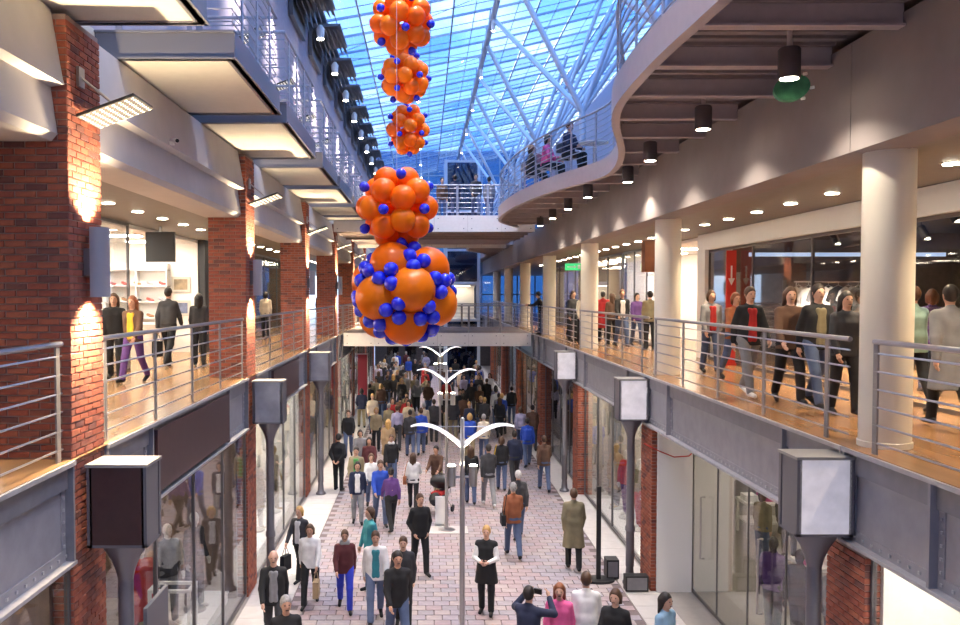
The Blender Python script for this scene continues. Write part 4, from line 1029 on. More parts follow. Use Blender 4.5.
def top_mesh(pose, kind, h):
    key = ('top', pose, kind, h)
    if key in _MC: return _MC[key]
    J = SK[pose]; up = J['up']; s = SDF(); g = .016 if kind != 'shirt' else .009
    if kind == 'coat': g = .022
    for q in (-1, 1):
        s.cap(up((q * .058, .005, 1.06)), up((q * .072, 0, 1.31)), .100 + g, .104 + g, .05)
        s.cap(up((q * .03, .0, 1.425)), up((q * .150, 0, 1.40)), .060 + g, .052 + g, .04)
    s.cap(up((0, .012, 1.44)), up((0, .008, 1.485)), .060 + g * .5, .056 + g * .4, .02)
    hem = {'jacket': .84, 'shirt': .90, 'coat': .50, 'dress': .62}[kind]
    if pose == 'sit': hem = .9
    for q in (-1, 1): s.cap(up((q * .06, .01, 1.05)), V3(q * (.068 if kind in ('jacket', 'shirt') else .09), .01, hem - .05), .104 + g, (.118 if kind in ('jacket', 'shirt') else .14) + g, .05)
    for i in (0, 1):
        Sh, E, W, fd = J['arm', i]
        if kind == 'dress' : s.cap(Sh, Sh + (E - Sh) * .05, .05 + g, .05 + g, .04); continue
        s.cap(Sh, E, .052 + g, .043 + g, .022); s.cap(E, W - fd * .005, .043 + g, .032 + g * .7, .015)
    s.plane((0, 0, hem), (0, 0, -1)); me = s.mesh(h, {'jacket': 'jacket', 'shirt': 'shirt', 'coat': 'coat', 'dress': 'dress'}[kind]); shift(me, -J['lo']); me.materials.append(None); _MC[key] = me; return me
def trouser_mesh(pose, h):
    key = ('tr', pose, h)
    if key in _MC: return _MC[key]
    J = SK[pose]; s = SDF()
    for q in (-1, 1): s.cap((q * .06, .015, .93), (q * .065, .015, 1.04), .122, .112, .05)
    for i in (0, 1):
        H, K, A, he, to = J['leg', i]; s.cap(H, K, .102, .072, .03); s.cap(K, A + (A - K) * .02, .072, .062, .03)
    s.plane((0, 0, 1.08), (0, 0, 1)); me = s.mesh(h, 'trousers'); shift(me, -J['lo']); me.materials.append(None); _MC[key] = me; return me
def shoe_mesh(pose, i, h):
    key = ('sh', pose, i, h)
    if key in _MC: return _MC[key]
    J = SK[pose]; H, K, A, he, to = J['leg', i]; s = SDF(); s.cap(he + V3(0, .01, 0), to + V3(0, -.02, 0), .042, .036, .02); s.cap(A + V3(0, .0, -.02), he, .045, .042, .02)
    me = s.mesh(min(h, .02), 'shoe'); shift(me, -J['lo']); me.materials.append(None); _MC[key] = me; return me
def hair_mesh(pose, kind, h):
    key = ('hr', pose, kind, h)
    if key in _MC: return _MC[key]
    J = SK[pose]; up = J['up']; s = SDF(); c = up((0, .004, 1.665))
    if kind == 'bald': s.ell(c + V3(0, .022, -.012), (.080, .085, .075), .01)
    else: s.ell(c + V3(0, .002, .006), (.086, .106, .117), .01)
    if kind == 'long':
        for q in (-1, 1): s.cap(up((q * .05, .045, 1.66)), up((q * .07, .05, 1.44)), .055, .04, .04)
        s.cap(up((0, .07, 1.64)), up((0, .085, 1.42)), .06, .04, .04)
    if kind == 'bob':
        for q in (-1, 1): s.cap(up((q * .06, .02, 1.66)), up((q * .068, .01, 1.56)), .045, .036, .03)
        s.cap(up((0, .06, 1.64)), up((0, .06, 1.55)), .06, .05, .04)
    if kind == 'bun': s.ell(up((0, .10, 1.72)), (.045, .045, .045), .01)
    n = V3(0, -1, -.62 if kind != 'short' else -.75); n /= np.linalg.norm(n); s.plane(up((0, -.058, 1.668)), n)
    me = s.mesh(min(h, .018), 'hair'); shift(me, -J['lo']); me.materials.append(None); _MC[key] = me; return me
COL = dict(black=(.012, .012, .014), charcoal=(.035, .035, .040), navy=(.016, .022, .055), blue=(.02, .07, .42), royal=(.03, .05, .50), white=(.70, .69, .68), cream=(.62, .54, .42), grey=(.22, .22, .235), brown=(.10, .05, .03), leather=(.26, .085, .035),
           olive=(.20, .17, .10), camel=(.36, .25, .14), teal=(.03, .22, .27), red=(.42, .02, .02), pink=(.65, .10, .28), green=(.08, .30, .08), mint=(.30, .46, .40), purple=(.10, .04, .18), maroon=(.09, .018, .022), lightblue=(.28, .45, .60), jeans=(.07, .10, .19), denim=(.11, .15, .26), khaki=(.27, .22, .13), yellow=(.65, .42, .03), lilac=(.33, .31, .44), sand=(.45, .36, .25))
HAIR = dict(dark=(.018, .012, .010), brown=(.07, .032, .015), blonde=(.50, .30, .10), grey=(.30, .29, .28), red=(.20, .06, .02), white=(.55, .53, .5))
SKIN = [(.55, .32, .22), (.50, .28, .19), (.60, .36, .26)]
def cm(n): return mat('cloth_' + n, COL[n], .85, var=.15, vscale=6)
def setm(o, m):
    for sl in o.material_slots[:1]: sl.link = 'OBJECT'; sl.material = m
USED = {}
m_bag = {}
def person(x, y, z, hgt, rot, pose, top, bot, hair, label, res=.02, shoes='black', extra=(), group=None, name='person'):
    """top=(kind,colour) bot=colour hair=(kind,colour); rot 0 faces the camera"""
    t = empty(name, (x, y, z), R(rot), label, 'person', group); f = hgt / 1.765; t.scale = (f, f, f)
    J = SK[pose]; dz = -J['lo']
    if pose == 'sit': pass
    o = obj('body', body_mesh(pose, res), t); setm(o, mat(f'skin_{(k := random.randrange(3))}', SKIN[k], .5, sub=.0))
    tk, tc_ = top
    if tk == 'dress':
        o = obj('blouse', top_mesh(pose, 'shirt', res), t); setm(o, cm('white')); o = obj('dress', top_mesh(pose, 'dress', res), t); setm(o, cm(tc_))
    else:
        o = obj({'jacket': 'jacket', 'shirt': 'shirt', 'coat': 'coat'}[tk], top_mesh(pose, tk, res), t); setm(o, cm(tc_))
    o = obj('trousers', trouser_mesh(pose, res), t); setm(o, cm(bot)); 
    if tk == 'dress': o.name = 'tights'
    for i in (0, 1): o = obj('shoe', shoe_mesh(pose, i, res), t); setm(o, cm(shoes))
    if hair: o = obj('hair', hair_mesh(pose, hair[0], res), t); setm(o, mat('hair_' + hair[1], HAIR[hair[1]], .55, var=.3, vscale=30))
    up = J['up']
    for e in extra:
        if e[0] == 'bag':       # shopping bag in the left or right hand: a thing of its own
            W = J['arm', e[2]][2] + J['arm', e[2]][3] * .10; bw = empty(e[3], (0, 0, 0), 0, e[4], 'bag'); M = Matrix.Translation((x, y, z)) @ Matrix.Rotation(R(rot), 4, 'Z') @ Matrix.Scale(f, 4)
            bw.matrix_world = M @ Matrix.Translation((W[0], W[1], W[2] + dz - .03))
            b = MB(); b.prism([(-.14, -.18), (.14, -.18), (.15, -.52), (-.15, -.52)], 'x', -.06, .06); b.build('bag_body', cm(e[1]), bw)
            for q in (-.05, .05): MB().path([(q, -.07, -.18), (q * .3, -.02, .0), (q * .3, .02, .0), (q, .07, -.18)], .006, 5).build('handle', cm(e[1]), bw)
        elif e[0] == 'shoulder':
            s_ = 1 if e[2] == 0 else -1
            bw = empty(e[3], (0, 0, 0), 0, e[4], 'bag'); M = Matrix.Translation((x, y, z)) @ Matrix.Rotation(R(rot), 4, 'Z') @ Matrix.Scale(f, 4); bw.matrix_world = M @ Matrix.Translation((s_ * .25, .06, .95 + dz))
            b = MB(); b.prism([(-.16, -.14), (.16, -.14), (.15, .10), (-.15, .10)], 'x', -.05, .05); b.build('bag_body', cm(e[1]), bw); MB().path([(0, -.13, .08), (-s_ * .03, -.13, .35), (-s_ * .08, -.04, .56), (-s_ * .08, .04, .56), (-s_ * .03, .13, .35), (0, .13, .08)], .012, 5).build('strap', cm(e[1]), bw)
        elif e[0] == 'backpack':
            bw = empty('backpack', (0, 0, 0), 0, e[2], 'bag'); M = Matrix.Translation((x, y, z)) @ Matrix.Rotation(R(rot), 4, 'Z') @ Matrix.Scale(f, 4); bw.matrix_world = M @ Matrix.Translation((0, .20, 1.22 + dz))
            s = SDF().cap((-.06, 0, -.14), (-.06, 0, .12), .085).cap((.06, 0, -.14), (.06, 0, .12), .085); me = s.mesh(.025, 'bag_body'); me.materials.append(cm(e[1])); obj('bag_body', me, bw)
            MB().box(-.09, .09, .075, .11, -.16, -.02).build('pocket', cm(e[1]), bw)
        elif e[0] == 'scarf':
            s = SDF().cap(up((-.06, -.02, 1.49)), up((.06, -.02, 1.49)), .055).cap(up((-.05, .02, 1.50)), up((.05, .02, 1.50)), .06); me = s.mesh(.02, 'scarf'); shift(me, dz); me.materials.append(cm(e[1])); obj('scarf', me, t)
        elif e[0] == 'tee':    # open jacket shows a coloured front
            s = SDF()
            for (q, zz) in ((-.04, 1.40), (.04, 1.40)): s.cap(up((q, -.082, zz)), up((q, -.092, .93)), .042, .046, .02)
            me = s.mesh(.02, 'shirt_front'); shift(me, dz); me.materials.append(cm(e[1])); obj('shirt_front', me, t)
        elif e[0] == 'camera':
            W = (J['arm', 0][2] + J['arm', 1][2]) / 2 + V3(0, -.03, .06 + dz); cmr = empty('camera_held', (0, 0, 0), 0, e[1], 'camera'); M = Matrix.Translation((x, y, z)) @ Matrix.Rotation(R(rot), 4, 'Z') @ Matrix.Scale(f, 4)
            cmr.matrix_world = M @ Matrix.Translation(tuple(W)); MB().box(-.06, .06, -.02, .02, -.04, .04).build('camera_body', m_black, cmr); MB().cyl((0, -.02, 0), (0, -.07, 0), .028, 12).build('lens', m_black, cmr)
    return t
def P(px, py, hgt, rot, pose, top, bot, hair, label, **k):
    """standing on the street, feet at pixel (px,py)"""
    x, y = gnd(px, py); return person(x, y, .004, hgt, rot, pose, top, bot, hair, label, **k)
def T(px, yt, hgt, *a, **k):
    """standing on the street, top of the head at pixel (px,yt)"""
    d = (EYE - hgt) * FPX / (yt - 294.); return person((px - 425) * d / FPX, d, .004, hgt, *a, **k)
N = .017
T(272, 552, 1.74, 8, 'walk', ('jacket', 'black'), 'charcoal', ('bald', 'brown'), 'person in open black jacket over grey shirt walking at bottom left', res=N, extra=(('tee', 'grey'),))
T(284, 601, 1.72, 20, 'stroll', ('jacket', 'black'), 'charcoal', ('short', 'grey'), 'grey-haired person in black jacket at the lower left edge of the picture', res=N)
P(309, 609, 1.60, 0, 'walk2', ('jacket', 'white'), 'black', ('bob', 'brown'), 'person in white jacket and black trousers carrying a paper bag', res=N, extra=(('bag', 'camel', 0, 'paper_bag', 'brown paper bag carried by the person in white jacket'),))
P(299, 583, 1.58, -25, 'walk', ('jacket', 'charcoal'), 'black', ('bob', 'blonde'), 'fair-haired person in black and white jacket beside the left window', res=N, extra=(('tee', 'white'), ('bag', 'black', 1, 'handbag', 'large black handbag carried by the fair-haired person at left')))
P(344, 614, 1.56, 5, 'walk', ('jacket', 'maroon'), 'royal', ('short', 'brown'), 'person in dark maroon jacket and bright blue trousers', res=N, extra=(('scarf', 'grey'),))
P(375, 626, 1.70, 5, 'walk2', ('jacket', 'white'), 'denim', ('short', 'brown'), 'person in open white jacket over teal shirt and blue jeans', res=N, extra=(('tee', 'teal'),))
T(397, 553, 1.76, 12, 'walk', ('jacket', 'black'), 'jeans', ('short', 'dark'), 'person in black jacket and jeans striding at bottom centre', res=N)
T(370, 510, 1.66, -60, 'stroll', ('jacket', 'teal'), 'jeans', ('bob', 'brown'), 'person in teal jacket turned sideways behind the white jacket', res=N)
P(420, 578, 1.74, 18, 'pocket', ('jacket', 'black'), 'black', ('short', 'brown'), 'person all in black walking alone left of the central lamp', res=N)
T(403, 540, 1.64, 0, 'stroll', ('jacket', 'charcoal'), 'black', ('short', 'brown'), 'person in charcoal jacket half hidden behind the black jacket and jeans', res=N)
P(380, 527, 1.72, 10, 'walk', ('jacket', 'blue'), 'jeans', ('short', 'brown'), 'person in bright blue jacket and jeans walking towards the camera')
P(391, 533, 1.62, 200, 'walk2', ('shirt', 'purple'), 'black', ('bun', 'dark'), 'person in dark purple top and black trousers beside the blue jacket')
P(357, 526, 1.63, 5, 'stroll', ('jacket', 'navy'), 'grey', ('bob', 'dark'), 'person in navy jacket with white vest front and grey trousers', extra=(('tee', 'white'),))
P(338, 492, 1.74, 165, 'behind', ('jacket', 'black'), 'black', ('short', 'dark'), 'guard in black standing with hands behind the back near left window')
P(356, 508, 1.68, -5, 'stroll', ('jacket', 'khaki'), 'jeans', ('short', 'dark'), 'person in khaki jacket over bright green shirt', extra=(('tee', 'green'),))
P(371, 510, 1.56, 5, 'walk', ('shirt', 'white'), 'jeans', ('bob', 'brown'), 'person in white top beside the bright green shirt')
P(369, 492, 1.66, 0, 'walk2', ('jacket', 'maroon'), 'jeans', ('long', 'dark'), 'long-haired person in dark maroon jacket behind the white top')
P(391, 490, 1.66, 10, 'stroll', ('jacket', 'black'), 'jeans', ('short', 'brown'), 'person in black jacket with white scarf left of the white cardigan', extra=(('scarf', 'white'),))
P(413, 511, 1.58, 175, 'carry', ('jacket', 'white'), 'black', ('long', 'brown'), 'long-haired person in white cardigan seen from behind', extra=(('shoulder', 'leather', 0, 'shoulder_bag', 'tan shoulder bag of the person in white cardigan'),))
P(437, 503, 1.64, -20, 'push', ('jacket', 'brown'), 'khaki', ('short', 'dark'), 'person in brown jacket bending over the pushchair')
P(489, 508, 1.78, 185, 'walk', ('jacket', 'charcoal'), 'grey', ('short', 'dark'), 'person in charcoal jacket and grey trousers seen from behind, right of the lamp', shoes='white')
P(471, 506, 1.66, 180, 'stroll', ('jacket', 'black'), 'jeans', ('long', 'brown'), 'person in black jacket seen from behind between lamp and grey trousers')
P(502, 492, 1.64, 175, 'stroll', ('jacket', 'black'), 'jeans', ('bob', 'brown'), 'person in black with a yellow bag seen from behind', extra=(('shoulder', 'yellow', 0, 'yellow_bag', 'yellow shoulder bag of the person in black'),))
P(515, 487, 1.74, 185, 'walk2', ('jacket', 'navy'), 'charcoal', ('short', 'dark'), 'person in navy jacket seen from behind above the grey-haired one')
P(514, 560, 1.73, 183, 'walk', ('jacket', 'leather'), 'jeans', ('short', 'grey'), 'person in rust brown leather jacket and dark jeans seen from behind', res=N, extra=(('shoulder', 'black', 0, 'shoulder_bag', 'black shoulder bag of the person in rust leather jacket'),))
P(519, 541, 1.70, 182, 'walk2', ('jacket', 'charcoal'), 'jeans', ('short', 'white'), 'white-haired person in charcoal jacket just ahead of the rust leather jacket')
P(487, 618, 1.66, -12, 'folded', ('dress', 'black'), 'black', ('bun', 'blonde'), 'blonde person in black pinafore dress over white blouse, arms folded', res=N)
P(575, 573, 1.77, 175, 'stroll', ('coat', 'olive'), 'black', ('short', 'brown'), 'person in long olive-beige coat walking away near the stanchion', res=N)
P(545, 493, 1.72, 180, 'walk', ('jacket', 'brown'), 'jeans', ('short', 'brown'), 'person in brown jacket and jeans walking away near the right piers')
T(530, 591, 1.72, 150, 'photo', ('jacket', 'navy'), 'jeans', ('short', 'dark'), 'person in navy jacket raising both arms to take a photo', res=N, extra=(('camera', 'small black camera held up at the bottom of the picture'),))
T(561, 588, 1.62, -10, 'stroll', ('jacket', 'pink'), 'jeans', ('long', 'red'), 'person with pink jacket at the bottom of the picture', res=N)
T(588, 577, 1.74, 170, 'stroll', ('jacket', 'white'), 'grey', ('short', 'brown'), 'person in white jacket next to the pink jacket at the bottom', res=N)
T(618, 594, 1.68, -30, 'stroll', ('jacket', 'black'), 'jeans', ('bob', 'brown'), 'brown-haired person in black leather jacket at the lower right', res=N)
T(668, 598, 1.66, 40, 'stroll', ('jacket', 'lightblue'), 'jeans', ('long', 'dark'), 'dark-haired person in light blue jacket at the lower right edge', res=N)
# middle distance, feet pixels
M_ = .026
mid = [(397, 451, 1.74, 180, 'walk', ('shirt', 'lilac'), 'charcoal', ('short', 'brown'), 'person in lilac-grey shirt walking away left of the blue jacket'),
 (410, 458, 1.74, 185, 'stroll', ('jacket', 'charcoal'), 'jeans', ('short', 'dark'), 'person in charcoal jacket walking between lilac shirt and blue jacket'),
 (421, 456, 1.78, 182, 'walk2', ('jacket', 'blue'), 'denim', ('short', 'brown'), 'person in bright blue jacket walking away left of the lamp'),
 (434, 443, 1.74, 178, 'stand', ('jacket', 'charcoal'), 'charcoal', ('short', 'dark'), 'person in charcoal clothes standing right of the blue jacket'),
 (470, 462, 1.74, 180, 'walk', ('jacket', 'blue'), 'khaki', ('bob', 'blonde'), 'fair-haired person in bright blue jacket walking away right of the lamp'),
 (484, 462, 1.68, 175, 'stroll', ('jacket', 'cream'), 'jeans', ('short', 'grey'), 'person in cream jacket beside the fair-haired blue jacket'),
 (376, 452, 1.66, 0, 'stroll', ('jacket', 'khaki'), 'black', ('bob', 'blonde'), 'fair-haired person in khaki jacket facing the camera in the left crowd'),
 (348, 458, 1.76, 5, 'walk2', ('jacket', 'black'), 'jeans', ('short', 'brown'), 'tall person in black jacket and jeans behind the guard'),
 (366, 412, 1.66, 20, 'stand', ('jacket', 'cream'), 'charcoal', ('long', 'dark'), 'person in cream jacket by the far left shop window'),
 (376, 411, 1.70, -20, 'stand', ('jacket', 'sand'), 'black', ('long', 'dark'), 'person in sand-coloured jacket beside the cream jacket'),
 (387, 408, 1.72, 170, 'stroll', ('jacket', 'black'), 'jeans', ('short', 'brown'), 'person in black walking away beside the sand-coloured jacket'),
 (401, 410, 1.70, 10, 'stroll', ('jacket', 'camel'), 'charcoal', ('bob', 'brown'), 'person in camel jacket in the middle of the far crowd'),
 (415, 408, 1.74, 5, 'stand', ('jacket', 'olive'), 'charcoal', ('short', 'brown'), 'person in olive jacket in the middle of the far crowd'),
 (428, 408, 1.70, -60, 'lean', ('jacket', 'khaki'), 'black', ('short', 'brown'), 'person in khaki jacket leaning forward beside the far lamp'),
 (400, 436, 1.70, 185, 'walk', ('jacket', 'brown'), 'khaki', ('short', 'dark'), 'person in brown jacket just behind the lilac shirt'),
 (500, 438, 1.70, 180, 'walk2', ('jacket', 'black'), 'charcoal', ('long', 'brown'), 'person in black coat walking away left of the right piers'),
 (512, 425, 1.74, 175, 'stroll', ('jacket', 'black'), 'jeans', ('short', 'dark'), 'person in black jacket by the far right shops'),
 (496, 420, 1.62, 180, 'stroll', ('shirt', 'lilac'), 'black', ('long', 'dark'), 'long-haired person in lilac top by the far right shops'),
 (521, 450, 1.66, 170, 'walk', ('jacket', 'lilac'), 'jeans', ('bob', 'brown'), 'person in lilac jacket beside the right piers'),
 (528, 468, 1.72, 182, 'walk2', ('jacket', 'blue'), 'jeans', ('short', 'dark'), 'person in navy-blue jacket close to the right piers'),
 (533, 452, 1.76, 178, 'stroll', ('jacket', 'brown'), 'charcoal', ('short', 'dark'), 'person in dark brown jacket under the dark doorway on the right'),
 (487, 413, 1.72, 180, 'stand', ('jacket', 'black'), 'black', ('short', 'brown'), 'person in black standing in the dense group right of the lamp'),
 (460, 428, 1.72, 10, 'stroll', ('jacket', 'charcoal'), 'jeans', ('short', 'dark'), 'person in charcoal jacket directly behind the lamp arms'),
 (445, 430, 1.66, 0, 'walk', ('jacket', 'maroon'), 'black', ('bob', 'brown'), 'person in maroon jacket behind the central lamp'),
 (360, 480, 1.62, 0, 'walk', ('jacket', 'grey'), 'jeans', ('bob', 'dark'), 'person in grey jacket walking behind the khaki and green pair'),
 (388, 470, 1.70, 185, 'stroll', ('coat', 'camel'), 'black', ('long', 'blonde'), 'fair-haired person in camel coat left of the blue jacket'),
]
for (px, py, h_, rot, pose, tp, bt, hr, lb) in mid:
    ex = (('backpack', 'blue', 'blue backpack on the back by the right piers'),) if 'navy-blue' in lb else ()
    P(px, py, h_, rot, pose, tp, bt, hr, lb, res=M_, extra=ex)
# far crowd under and beyond the footbridge
rng = random.Random(3); taken = [gnd(a[0], a[1]) for a in mid]
tops = ['black', 'charcoal', 'navy', 'brown', 'grey', 'red', 'white', 'lilac', 'olive', 'maroon', 'sand', 'blue', 'cream', 'black', 'charcoal', 'black', 'navy']
seen = {}; tries = 0
while len(taken) < 84 + len(mid) and tries < 4000:
    tries += 1
    y = rng.uniform(33.5, 64); x = rng.uniform(-2.9, 3.7)
    if any((x - a) ** 2 + (y - b) ** 2 < .62 ** 2 for a, b in taken) or abs(x - .55) < .35 or (abs(x - 2.5) < 1.5 and 55.5 < y < 60.5): continue
    tc2 = rng.choice(tops); bt = rng.choice(['black', 'jeans', 'charcoal', 'khaki', 'jeans']); hr = (rng.choice(['short', 'bob', 'long', 'short']), rng.choice(['dark', 'brown', 'blonde', 'grey', 'dark']))
    lb = f'{dict(dark="dark-haired", brown="brown-haired", blonde="fair-haired", grey="grey-haired")[hr[1]]} person in {tc2} jacket and {bt} trousers in the crowd {"under" if y < 44 else "beyond"} the footbridge'.replace('jeans trousers', 'jeans')
    if lb in seen: continue
    seen[lb] = 1; taken.append((x, y))
    person(x, y, .004, rng.uniform(1.6, 1.82), rng.choice([0, 180, 180, 10, -15, 190]), rng.choice(['walk', 'walk2', 'stroll', 'stand', 'pocket']), ('jacket', tc2), bt, hr, lb, res=.032, group='crowd around the far footbridge')
# ---------- right gallery
def G(px, py, hgt, rot, pose, top, bot, hair, label, **k):
    x, y = gnd(px, py, MID); return person(x, y, MID, hgt, rot, pose, top, bot, hair, label, **k)
G(711, 373, 1.70, 5, 'stroll', ('jacket', 'grey'), 'jeans', ('bob', 'brown'), 'person in pale grey jacket and jeans on the right gallery', res=N, extra=(('tee', 'red'),))
G(749, 397, 1.77, 8, 'walk2', ('jacket', 'black'), 'grey', ('short', 'brown'), 'person in black jacket over red pullover on the right gallery', res=N, extra=(('tee', 'red'),), shoes='white')
G(790, 404, 1.76, -8, 'walk', ('jacket', 'brown'), 'black', ('long', 'brown'), 'person in brown jacket walking close to the right railing', res=N)
G(817, 408, 1.80, 6, 'walk2', ('jacket', 'black'), 'jeans', ('short', 'dark'), 'person in black jacket over green shirt near the big cream column', res=N, extra=(('tee', 'olive'),))
G(846, 416, 1.66, 0, 'stroll', ('jacket', 'charcoal'), 'black', ('long', 'dark'), 'person in charcoal jacket just left of the big cream column', res=N)
G(735, 380, 1.68, 12, 'walk', ('jacket', 'leather'), 'jeans', ('bob', 'red'), 'red-haired person in rust jacket behind the red pullover', res=N)
G(914, 412, 1.74, 190, 'carry', ('jacket', 'mint'), 'black', ('short', 'brown'), 'person in mint green jacket right of the big cream column', res=N)
G(951, 430, 1.76, 170, 'walk', ('coat', 'grey'), 'black', ('short', 'dark'), 'person in grey coat at the right edge of the gallery', res=N)
G(932, 395, 1.70, 160, 'stroll', ('jacket', 'purple'), 'jeans', ('bob', 'red'), 'person in purple jacket looking into the dark clothes shop', res=N)
for a in [(583, 344, 1.70, 10, 'stroll', ('jacket', 'cream'), 'black', ('bob', 'red'), 'red-haired person in cream jacket by the third cream column'),
          (573, 341, 1.74, 30, 'stand', ('jacket', 'charcoal'), 'black', ('short', 'brown'), 'person in charcoal jacket beside the third cream column'),
          (603, 343, 1.72, 170, 'stroll', ('coat', 'red'), 'black', ('short', 'dark'), 'person in long red coat on the right gallery'),
          (622, 347, 1.80, 0, 'walk', ('jacket', 'black'), 'jeans', ('short', 'brown'), 'person in black jacket over white shirt on the right gallery'),
          (637, 346, 1.66, 10, 'stroll', ('jacket', 'purple'), 'jeans', ('bob', 'dark'), 'person in violet jacket left of the second cream column'),
          (650, 350, 1.72, 180, 'stand', ('jacket', 'olive'), 'black', ('short', 'dark'), 'person in olive jacket half behind the second cream column'),
          (612, 345, 1.66, 190, 'stand', ('jacket', 'brown'), 'black', ('long', 'brown'), 'long-haired person in brown jacket beside the long red coat')]:
    G(*a, extra=(('tee', 'white'),) if 'white shirt' in a[-1] else ())
person(4.75, 34.6, MID, 1.74, 260, 'lean', ('jacket', 'black'), 'jeans', ('short', 'dark'), 'person in black leaning on the right railing beside the footbridge', res=M_)
person(5.0, 36.6, MID, 1.70, 250, 'lean', ('jacket', 'charcoal'), 'black', ('short', 'dark'), 'person in charcoal leaning on the railing near the footbridge end', res=M_)
person(5.4, 31.2, MID, 1.70, 0, 'walk', ('jacket', 'navy'), 'black', ('bob', 'brown'), 'person in navy walking on the far right gallery', res=M_)
# ---------- left gallery
G(114, 380, 1.64, 12, 'stroll', ('jacket', 'black'), 'black', ('long', 'brown'), 'long-haired person in black on the left gallery, arm in arm', res=N)
G(133, 383, 1.62, -10, 'walk2', ('jacket', 'brown'), 'purple', ('long', 'red'), 'person in brown jacket over yellow top and purple trousers, left gallery', res=N, extra=(('tee', 'yellow'),))
G(168, 367, 1.80, 172, 'walk', ('jacket', 'charcoal'), 'black', ('short', 'dark'), 'person in charcoal jacket entering the white shoe shop', extra=(('bag', 'black', 0, 'holdall', 'black holdall carried into the white shoe shop'),))
G(199, 366, 1.64, 185, 'stand', ('jacket', 'charcoal'), 'black', ('long', 'dark'), 'long-haired person in black beside the second left pillar')
person(-6.0, 32.0, MID, 1.72, 180, 'stand', ('jacket', 'cream'), 'black', ('bob', 'dark'), 'person in cream jacket seen from behind on the far left gallery', res=M_)
person(-4.6, 37.6, MID, 1.80, 180, 'stand', ('jacket', 'black'), 'black', ('short', 'dark'), 'person in black by the third left pillar', res=M_)
# ---------- upper deck
person(3.95, 15.9, UPR, 1.78, 95, 'lean', ('jacket', 'black'), 'black', ('short', 'red'), 'person in black leaning on the curved upper deck railing', res=.02)
def chair(x, y, z, rz, label):
    t = empty('cafe_chair', (x, y, z), R(rz), label, 'chair')
    MB().box(-.21, .21, -.21, .21, .43, .46).build('seat', m_steelD, t); MB().box(-.21, .21, .19, .22, .60, .86).build('backrest', m_steelD, t)
    for sx in (-.19, .19):
        MB().cyl((sx, -.19, 0), (sx, -.19, .43), .013, 6).build('leg', m_inox, t); MB().cyl((sx, .20, 0), (sx, .205, .80), .013, 6).build('leg', m_inox, t)
sit_dz = lambda h: .46 - (.93 - .10 - SK['sit']['lo']) * h / 1.765
for k, (x, y, rt, tc2, hr, lb) in enumerate(((3.55, 21.2, 40, 'navy', ('short', 'brown'), 'person in navy seated at the upper deck table'), (3.25, 22.9, 60, 'pink', ('bob', 'dark'), 'person in pink seated on the upper deck'), (3.0, 24.4, 100, 'black', ('bob', 'brown'), 'person in black seated at the far end of the upper deck'))):
    person(x, y, UPR, 1.72, rt, 'sit', ('jacket', tc2), 'black', hr, lb); dx, dy = 0, 0
    chair(x, y, UPR, rt, 'dark cafe chair ' + ['nearest the cafe table', 'in the middle of the row', 'at the far end'][k] + ' behind the curved railing')
t = empty('cafe_table', (4.05, 20.5, UPR), 0, 'small round white cafe table behind the curved upper railing', 'table'); MB().lathe((0, 0, .70), [(.35, 0), (.35, .03)], 24).build('table_top', m_white, t); MB().cyl((0, 0, .03), (0, 0, .70), .03, 10).build('leg', m_inox, t); MB().lathe((0, 0, 0), [(.22, 0), (.22, .03)], 20).build('foot', m_inox, t)
for k, (x, y, c) in enumerate(((1.2, 34.0, 'navy'), (2.0, 33.6, 'charcoal'), (2.6, 34.6, 'grey'), (.7, 34.8, 'brown'))):
    person(x, y, UPR + .1, 1.72, (180, 0, 170, 10)[k], ('stand', 'walk', 'stroll', 'stand')[k], ('jacket', c), 'jeans', ('short', 'dark'), f'person in {c} jacket on the upper footbridge', res=.03)
# ---------- pushchair
t = empty('pushchair', (.38, 23.2, 0), R(-25), 'black pushchair with red lining beside the central lamp', 'pushchair')
b = MB(); b.path([(0, .35, .55), (0, .1, .42), (0, -.25, .45), (0, -.32, .40)], [.12, .2, .19, .1], 10); b.build('seat', m_black, t, True)
s = SDF().cap((-.12, .15, .85), (.12, .15, .85), .2).plane((0, .05, .8), (0, -.7, -.7)); me = s.mesh(.03, 'hood'); me.materials.append(m_black); obj('hood', me, t)
MB().box(-.15, .15, -.2, .2, .5, .62).build('lining', cm('red'), t)
for sx in (-.24, .24):
    MB().path([(sx, -.4, .1), (sx, .2, .6), (sx, .5, 1.0)], .014, 6).build('frame_tube', m_inox, t); MB().path([(sx, .4, .1), (sx, -.1, .55)], .014, 6).build('frame_tube', m_inox, t)
    for sy in (-.4, .4): o = MB().cyl((sx - .02, sy, .1), (sx + .02, sy, .1), .10, 14).build('wheel', m_black, t, True)
MB().cyl((-.24, .5, 1.0), (.24, .5, 1.0), .018, 8).build('handlebar', m_black, t)
t = empty('sandwich_board', (.45, 22.1, 0), 0, 'small white board standing at the foot of the second gull-wing lamp', 'board'); MB().box(-.18, .14, -.02, .02, .03, .75).build('panel', m_white, t); MB().box(-.2, .16, -.12, .12, 0, .03).build('foot', m_inox, t)

